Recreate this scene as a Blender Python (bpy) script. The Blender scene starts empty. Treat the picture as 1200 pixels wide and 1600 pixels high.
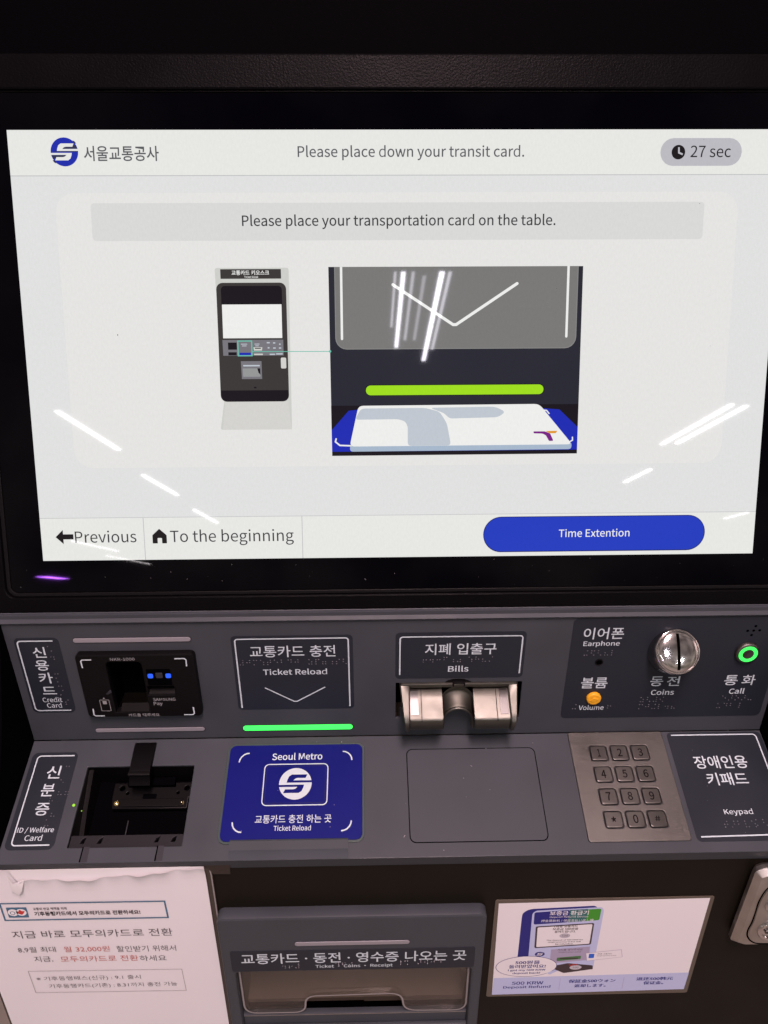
import bpy, bmesh, math, random
from mathutils import Vector, Matrix

S = bpy.context.scene
COL = S.collection
rnd = random.Random(7)

# ------------------------------------------------------------------ geometry of the machine (mm)
TAU = math.radians(17.0122)                 # the screen leans back by this much; the lower front is upright
Z0 = 1.420                                  # height of the top edge of the lit screen above the floor
def world(u, v, n):                         # u right, v down the screen, n into the machine (mm) -> metres
    return Vector((u, -v * math.sin(TAU) + n * math.cos(TAU), 0)) * 0.001 + \
        Vector((0, 0, Z0 - (v * math.cos(TAU) + n * math.sin(TAU)) * 0.001))
def vec(v, n):                              # direction
    return Vector((0, -v * math.sin(TAU) + n * math.cos(TAU), -(v * math.cos(TAU) + n * math.sin(TAU))))
def plane(v, n, deg):                       # a frame: X right, Y up along the face, Z out of the machine
    a = math.radians(deg); o = world(0, v, n)
    d = vec(math.cos(a), math.sin(a)); y = -d; x = Vector((1, 0, 0)); z = x.cross(y)
    m = Matrix((x, y, z)).transposed().to_4x4(); m.translation = o
    return m
FS = plane(0, 0, 0)                         # the screen
FA = plane(382.066, -6, 18.3914)            # upper control panel
FB = plane(514.225, 37.942, -53.3145)       # sloping lower control panel
FC = plane(578.481, -44.929, 17.0122)       # upright lower front

# ------------------------------------------------------------------ camera, world, lamps, exposure
cd = bpy.data.cameras.new('camera'); cam = bpy.data.objects.new('camera', cd); COL.objects.link(cam)
cd.sensor_fit = 'VERTICAL'; cd.sensor_height = 32.0; cd.sensor_width = 24.0
cd.lens = 1199.4 / 1600 * 32.0; cd.clip_start = 0.02; cd.clip_end = 200
R = ((0.99979854, 0.00651685, -0.01898429), (-0.00968468, 0.98506877, -0.17188872), (0.01758066, 0.17203794, 0.98493343))
def wdir(r): return Vector((r[0], 0, 0)) + vec(r[1], r[2])
cx, cy, cz = wdir(R[0]), -wdir(R[1]), -wdir(R[2])
cm = Matrix((cx, cy, cz)).transposed().to_4x4(); cm.translation = world(-25.05, 187.225, -629.03)
cam.matrix_world = cm
S.camera = cam

W = bpy.data.worlds.new('World'); S.world = W; W.use_nodes = True
nt = W.node_tree; bg = nt.nodes['Background']
tc = nt.nodes.new('ShaderNodeTexCoord'); sx = nt.nodes.new('ShaderNodeSeparateXYZ')
nt.links.new(tc.outputs['Generated'], sx.inputs[0])
rp = nt.nodes.new('ShaderNodeValToRGB'); nt.links.new(sx.outputs['Z'], rp.inputs[0])
e = rp.color_ramp.elements
e[0].position = 0.0; e[0].color = (0.20, 0.165, 0.14, 1)
e[1].position = 1.0; e[1].color = (0.24, 0.19, 0.18, 1)
for p_, c_ in ((0.05, (0.32, 0.265, 0.24)), (0.25, (0.22, 0.175, 0.165)), (0.45, (0.17, 0.135, 0.13)), (0.68, (0.18, 0.142, 0.138)), (0.82, (0.20, 0.158, 0.152))):
    k = e.new(p_); k.color = (*c_, 1)
wn = nt.nodes.new('ShaderNodeTexNoise'); wn.inputs['Scale'].default_value = 5.0; wn.inputs['Detail'].default_value = 4
nt.links.new(tc.outputs['Generated'], wn.inputs['Vector'])
wr = nt.nodes.new('ShaderNodeMapRange'); wr.inputs[1].default_value = 0.38; wr.inputs[2].default_value = 0.62; wr.inputs[3].default_value = 0.45; wr.inputs[4].default_value = 1.55
nt.links.new(wn.outputs['Fac'], wr.inputs[0])
ws = nt.nodes.new('ShaderNodeVectorMath'); ws.operation = 'SCALE'; nt.links.new(rp.outputs[0], ws.inputs[0]); nt.links.new(wr.outputs[0], ws.inputs['Scale'])
nt.links.new(ws.outputs[0], bg.inputs[0]); bg.inputs[1].default_value = 1.0

def tube(name, x, y0, y1, z, wdt, rad, col):          # a ceiling tube lamp or an added ghost strip, running away from the machine
    l = bpy.data.lights.new(name, 'AREA'); l.shape = 'RECTANGLE'; l.size = wdt; l.size_y = abs(y1 - y0)
    l.energy = rad * math.pi * wdt * abs(y1 - y0); l.color = col
    o = bpy.data.objects.new(name, l); o.location = (x, (y0 + y1) / 2, z); COL.objects.link(o); return o
WARM = (1.0, 0.715, 0.735); COOL = (0.93, 0.88, 1.0)
tube('ceiling_lamp_or_ghost', 0.10, -1.72, -0.72, 2.9, 0.34, 66.0, WARM)
for x, y0, y1, w_, r_ in ((0.17, -3.50, -4.75, 0.026, 60), (0.385, -3.50, -5.05, 0.03, 70), (0.125, -3.50, -4.35, 0.014, 22),
                          (0.225, -3.50, -4.6, 0.018, 18), (0.29, -3.55, -4.6, 0.02, 12), (0.43, -3.50, -4.8, 0.02, 24)):  # dim narrow strips are added, imitating double reflections in the screen glass layers
    tube('ceiling_lamp_or_ghost', x, y0, y1, 2.9, w_, r_ * 1.7, COOL)
for x, y0, y1 in ((-2.92, -6.44, -8.21), (-3.14, -9.87, -11.8), (-3.30, -13.59, -15.84), (-7.9, -19.7, -23.5), (-8.9, -25.3, -30.5),
                  (3.36, -6.38, -8.14), (3.52, -6.43, -8.11), (3.83, -9.77, -10.9), (7.7, -14.9, -16.0)):
    tube('ceiling_lamp_or_ghost', x, y0, y1, 2.9, 0.050, 150.0, (1, 0.93, 0.96))
tube('ceiling_lamp_or_ghost', -17.5, -40.5, -43.6, 2.9, 0.7, 260.0, (0.45, 0.12, 1.0))

S.view_settings.view_transform = 'Standard'; S.view_settings.look = 'None'
S.view_settings.exposure = 0.0; S.view_settings.gamma = 1.0
try: S.view_settings.use_curve_mapping = False
except Exception: pass
S.render.engine = 'CYCLES'
S.cycles.use_denoising = True
S.cycles.max_bounces = 8; S.cycles.sample_clamp_indirect = 4.0

# ------------------------------------------------------------------ materials
def lin(r, g, b):
    f = lambda c: (c / 255 / 12.92) if c <= 10 else ((c / 255 + 0.055) / 1.055) ** 2.4
    return (f(r), f(g), f(b))
def mat(name, col, rough=0.5, metal=0.0, spec=0.5, grain=0.0, gscale=900.0, mottle=0.0, mscale=14.0, emit=None, es=1.0,
        brushed=None, aniso=None, coat=0.0):
    m = bpy.data.materials.new(name); m.use_nodes = True; t = m.node_tree; b = t.nodes['Principled BSDF']
    b.inputs['Base Color'].default_value = (*col, 1); b.inputs['Roughness'].default_value = rough
    b.inputs['Metallic'].default_value = metal; b.inputs['Specular IOR Level'].default_value = spec
    b.inputs['Coat Weight'].default_value = coat; b.inputs['Coat Roughness'].default_value = 0.08
    if emit:
        b.inputs['Emission Color'].default_value = (*emit, 1); b.inputs['Emission Strength'].default_value = es
    c = t.nodes.new('ShaderNodeTexCoord')
    if grain:
        n = t.nodes.new('ShaderNodeTexNoise'); n.inputs['Scale'].default_value = gscale; n.inputs['Detail'].default_value = 2
        bp = t.nodes.new('ShaderNodeBump'); bp.inputs['Strength'].default_value = grain; bp.inputs['Distance'].default_value = 0.0004
        if brushed:
            mp = t.nodes.new('ShaderNodeMapping'); mp.inputs['Scale'].default_value = brushed
            t.links.new(c.outputs['Object'], mp.inputs[0]); t.links.new(mp.outputs[0], n.inputs['Vector'])
        else:
            t.links.new(c.outputs['Object'], n.inputs['Vector'])
        t.links.new(n.outputs['Fac'], bp.inputs['Height']); t.links.new(bp.outputs[0], b.inputs['Normal'])
    if mottle:                                       # handling marks: uneven gloss and a little tone
        n2 = t.nodes.new('ShaderNodeTexNoise'); n2.inputs['Scale'].default_value = mscale; n2.inputs['Detail'].default_value = 6
        t.links.new(c.outputs['Object'], n2.inputs['Vector'])
        r2 = t.nodes.new('ShaderNodeMapRange'); r2.inputs[3].default_value = max(0.02, rough - mottle * 0.3); r2.inputs[4].default_value = rough + mottle * 0.3
        r2.inputs[1].default_value = 0.3; r2.inputs[2].default_value = 0.7
        t.links.new(n2.outputs['Fac'], r2.inputs[0]); t.links.new(r2.outputs[0], b.inputs['Roughness'])
        mx = t.nodes.new('ShaderNodeMapRange'); mx.inputs[1].default_value = 0.3; mx.inputs[2].default_value = 0.7
        mx.inputs[3].default_value = 1 - mottle * 0.25; mx.inputs[4].default_value = 1 + mottle * 0.25
        t.links.new(n2.outputs['Fac'], mx.inputs[0])
        vm = t.nodes.new('ShaderNodeVectorMath'); vm.operation = 'SCALE'; vm.inputs[0].default_value = col
        t.links.new(mx.outputs[0], vm.inputs['Scale']); t.links.new(vm.outputs[0], b.inputs['Base Color'])
    return m
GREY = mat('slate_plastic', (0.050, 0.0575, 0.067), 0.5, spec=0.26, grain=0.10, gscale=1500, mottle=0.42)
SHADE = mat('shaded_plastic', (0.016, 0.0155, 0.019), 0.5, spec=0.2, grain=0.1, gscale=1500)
CLIPM = mat('clip_moulding', (0.0026, 0.0024, 0.003), 0.5, spec=0.07)
GREYD = mat('slate_plastic_dark', (0.030, 0.031, 0.038), 0.5, spec=0.3, grain=0.1, gscale=1500)
PLATE = mat('sign_film', (0.0175, 0.022, 0.031), 0.42, spec=0.26, grain=0.05, gscale=1200, mottle=0.2)
INK = mat('white_ink', (0.56, 0.66, 0.70), 0.6, spec=0.2)
DOT = mat('braille_film', (0.10, 0.105, 0.12), 0.35, spec=0.6)
BLACKG = mat('grained_black', (0.0026, 0.0025, 0.0030), 0.36, spec=0.04, grain=0.55, gscale=620, mottle=0.2)
BLACKP = mat('black_paint', (0.0082, 0.0066, 0.0042), 0.5, spec=0.13, grain=0.08, gscale=1300, mottle=0.25)
BLACKM = mat('matt_black', (0.0010, 0.0010, 0.0015), 0.7, spec=0.015)
BLACKI = mat('black_moulding', (0.0042, 0.0038, 0.0042), 0.42, spec=0.13, grain=0.05)
VOID = mat('dark_hole', (0.0015, 0.0015, 0.0015), 0.9, spec=0.0)
SILVER = mat('silver_steel', (0.42, 0.40, 0.37), 0.5, 0.6, grain=0.1, gscale=400, mottle=0.3)
STEEL = mat('brushed_steel', (0.140, 0.138, 0.128), 0.42, 1.0, grain=0.28, gscale=90, brushed=(1.2, 60, 1), mottle=0.25)
STEELK = mat('key_steel', (0.130, 0.127, 0.118), 0.34, 1.0, grain=0.2, gscale=90, brushed=(1.2, 60, 1), mottle=0.2)
NICKEL = mat('satin_nickel', (0.135, 0.135, 0.116), 0.42, 1.0, grain=0.10, gscale=500, mottle=0.25, mscale=40)
LOCKM = mat('lock_casting', (0.50, 0.48, 0.44), 0.42, 1.0, grain=0.2, gscale=300, mottle=0.4, mscale=50)
MIRROR = mat('polished_strip', (0.085, 0.085, 0.082), 0.30, 1.0)
SCOOP = mat('rough_nickel', (0.15, 0.148, 0.125), 0.55, 1.0, mottle=0.3, mscale=60)  # lighter, rougher nickel used on the scoop
COLLAR = mat('satin_chrome', (0.42, 0.41, 0.41), 0.24, 1.0, mottle=0.2, mscale=60)
CHROME = mat('chrome', (0.74, 0.72, 0.70), 0.13, 1.0, mottle=0.06, mscale=60)
ENGRAVE = mat('engraved_paint', (0.008, 0.007, 0.007), 0.8, spec=0.03)
BARDULL = mat('unlit_diffuser', (0.27, 0.265, 0.29), 0.35, spec=0.5)
BARLIT = mat('lit_green_diffuser', (0.05, 0.3, 0.08), 0.3, emit=(0.035, 1.0, 0.09), es=1.6)
RINGLIT = mat('lit_green_ring', (0.05, 0.3, 0.08), 0.3, emit=(0.03, 1.0, 0.10), es=1.25)
LEDBLUE = mat('lit_blue_lamp', (0.02, 0.05, 0.3), 0.3, emit=(0.008, 0.10, 0.95), es=1.0)
LEDGREEN = mat('lit_green_lamp', (0.1, 0.3, 0.02), 0.3, emit=(0.30, 0.62, 0.03), es=1.0)
BRASS = mat('brass_pin_glow', (0.85, 0.60, 0.28), 0.2, 1.0, emit=(0.9, 0.55, 0.2), es=0.25)  # brass with a faint glow of its own added
BLUE = mat('blue_film', (0.0030, 0.0058, 0.150), 0.45, spec=0.13, mottle=0.35)
BLUERIM = mat('pad_rim', (0.05, 0.075, 0.070), 0.3, spec=0.5)
ORANGE = mat('orange_plastic', (0.85, 0.42, 0.02), 0.4, spec=0.4, grain=0.3, gscale=250)
PAPER = mat('white_paper', (0.80, 0.80, 0.81), 0.85, spec=0.1, grain=0.12, gscale=60, mottle=0.06, mscale=8)
PAPERB = mat('white_paper_back', (0.83, 0.83, 0.83), 0.8, spec=0.1)
SLEEVE = mat('plastic_sleeve', (0.045, 0.038, 0.030), 0.22, spec=0.5)
TAPE = mat('brown_tape', (0.024, 0.018, 0.013), 0.36, spec=0.45, grain=0.3, gscale=120)
TRAYIN = mat('tray_metal', (0.135, 0.115, 0.092), 0.5, 0.0, grain=0.1, mottle=0.3)
GLASS = mat('bezel_glass', (0.0004, 0.0003, 0.0014), 0.02, spec=0.15)
PRN = mat('print_faded', (0.11, 0.11, 0.12), 0.8, spec=0.1)
PRNR = mat('print_faded_red', (0.52, 0.15, 0.13), 0.8, spec=0.1)
PRB = mat('print_black', (0.03, 0.03, 0.04), 0.8, spec=0.1)
PRR = mat('print_red', (0.55, 0.06, 0.05), 0.8, spec=0.1)
DUSTM = mat('dust_fleck', (0.10, 0.10, 0.11), 0.8, spec=0.1)
PRT = mat('print_teal', (0.075, 0.17, 0.26), 0.8, spec=0.1)
INKG = mat('grey_ink', (0.30, 0.31, 0.32), 0.7, spec=0.1)
PRG = mat('print_grey', (0.35, 0.33, 0.33), 0.8, spec=0.1)
FLOORM = mat('floor_stone', (0.32, 0.28, 0.24), 0.5, grain=0.1, gscale=60, mottle=0.3)
def film(name, r, g, b, rough=0.35): return mat(name, lin(r, g, b), rough, spec=0.4)
STK = film('sticker_white', 233, 232, 234); STB = film('sticker_navy', 28, 32, 122); STL = film('sticker_lilac', 188, 198, 232)
STG = film('sticker_green', 62, 150, 40); STT = film('sticker_tray', 60, 48, 52); STBL = film('sticker_blue', 40, 100, 205)
STGR = film('sticker_grey', 168, 160, 186); STSL = film('sticker_slot', 70, 120, 70); STC = film('sticker_coin', 190, 188, 196)
STM = film('sticker_teal', 44, 104, 104)
STRIM = mat('sticker_laminate', (0.10, 0.085, 0.065), 0.25, spec=0.5)

def lit(name, r, g, b, k=1.0):                       # a colour shown by the display, under the glossy cover glass
    c = lin(r, g, b)
    m = mat(name, (0.0, 0.0, 0.0), 0.026, spec=0.15, emit=tuple(x * k for x in c))
    t = m.node_tree; bs = t.nodes['Principled BSDF']
    co = t.nodes.new('ShaderNodeTexCoord')           # the pixel raster of the panel
    n = t.nodes.new('ShaderNodeTexNoise'); n.inputs['Scale'].default_value = 420; n.inputs['Detail'].default_value = 1
    mp = t.nodes.new('ShaderNodeMapping'); mp.inputs['Scale'].default_value = (1.6, 0.7, 1)
    t.links.new(co.outputs['Object'], mp.inputs[0]); t.links.new(mp.outputs[0], n.inputs['Vector'])
    mr = t.nodes.new('ShaderNodeMapRange'); mr.inputs[3].default_value = 0.982; mr.inputs[4].default_value = 1.018
    mr.inputs[1].default_value = 0.3; mr.inputs[2].default_value = 0.7
    t.links.new(n.outputs['Fac'], mr.inputs[0]); t.links.new(mr.outputs[0], bs.inputs['Emission Strength'])
    return m
L_BG = lit('lcd_background', 224, 225, 224); L_BAND = lit('lcd_band', 231, 231, 228); L_CARD = lit('lcd_card', 229, 228, 226)
L_BAN = lit('lcd_banner', 217, 217, 216); L_LINE = lit('lcd_rule', 190, 191, 192); L_PILL = lit('lcd_pill', 188, 187, 193)
L_TXT = lit('lcd_text', 62, 62, 64); L_TXT2 = lit('lcd_text_soft', 92, 93, 96); L_BLK = lit('lcd_black', 34, 30, 32)
L_BLUE = lit('lcd_blue', 38, 62, 190); L_BLUED = lit('lcd_blue_edge', 30, 40, 110); L_WHITE = lit('lcd_white', 238, 238, 236)
L_LOGO = lit('lcd_logo_blue', 36, 48, 170); L_LOGOD = lit('lcd_logo_navy', 52, 54, 82); L_DARK = lit('lcd_charcoal', 44, 44, 54)
L_GREY = lit('lcd_grey', 122, 121, 120); L_GREYE = lit('lcd_grey_edge', 138, 137, 136); L_LIME = lit('lcd_lime', 160, 222, 34)
L_NAVY = lit('lcd_royal', 34, 46, 178); L_PALE = lit('lcd_pale', 192, 199, 208); L_PALE2 = lit('lcd_pale_edge', 168, 184, 204)
L_PURP = lit('lcd_purple', 122, 36, 134); L_ORNG = lit('lcd_orange', 226, 152, 40); L_TEAL = lit('lcd_teal', 110, 190, 172)
L_KSIL = lit('lcd_kiosk_silver', 206, 206, 202); L_KDRK = lit('lcd_kiosk_dark', 62, 58, 58); L_KBLK = lit('lcd_kiosk_black', 30, 26, 32)
L_KMID = lit('lcd_kiosk_mid', 122, 120, 126); L_KBASE = lit('lcd_kiosk_base', 212, 211, 207); L_ICE = lit('lcd_kiosk_tray', 150, 152, 152)

def clear_mat(name, tint, edge):
    m = bpy.data.materials.new(name); m.use_nodes = True; t = m.node_tree; t.nodes.remove(t.nodes['Principled BSDF'])
    tr = t.nodes.new('ShaderNodeBsdfTransparent'); tr.inputs[0].default_value = (*tint, 1)
    gl = t.nodes.new('ShaderNodeBsdfGlossy'); gl.inputs['Roughness'].default_value = 0.12; gl.inputs[0].default_value = (0.9, 0.88, 0.86, 1)
    mx = t.nodes.new("ShaderNodeMixShader"); mx.inputs[0].default_value = edge; t.links.new(tr.outputs[0], mx.inputs[1]); t.links.new(gl.outputs[0], mx.inputs[2])
    t.links.new(mx.outputs[0], t.nodes['Material Output'].inputs[0]); return m
CLEAR = clear_mat('clear_acrylic', (0.93, 0.92, 0.90), 0.09)
CLEDGE = mat('acrylic_edge', (0.26, 0.25, 0.245), 0.2, spec=0.6)

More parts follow.
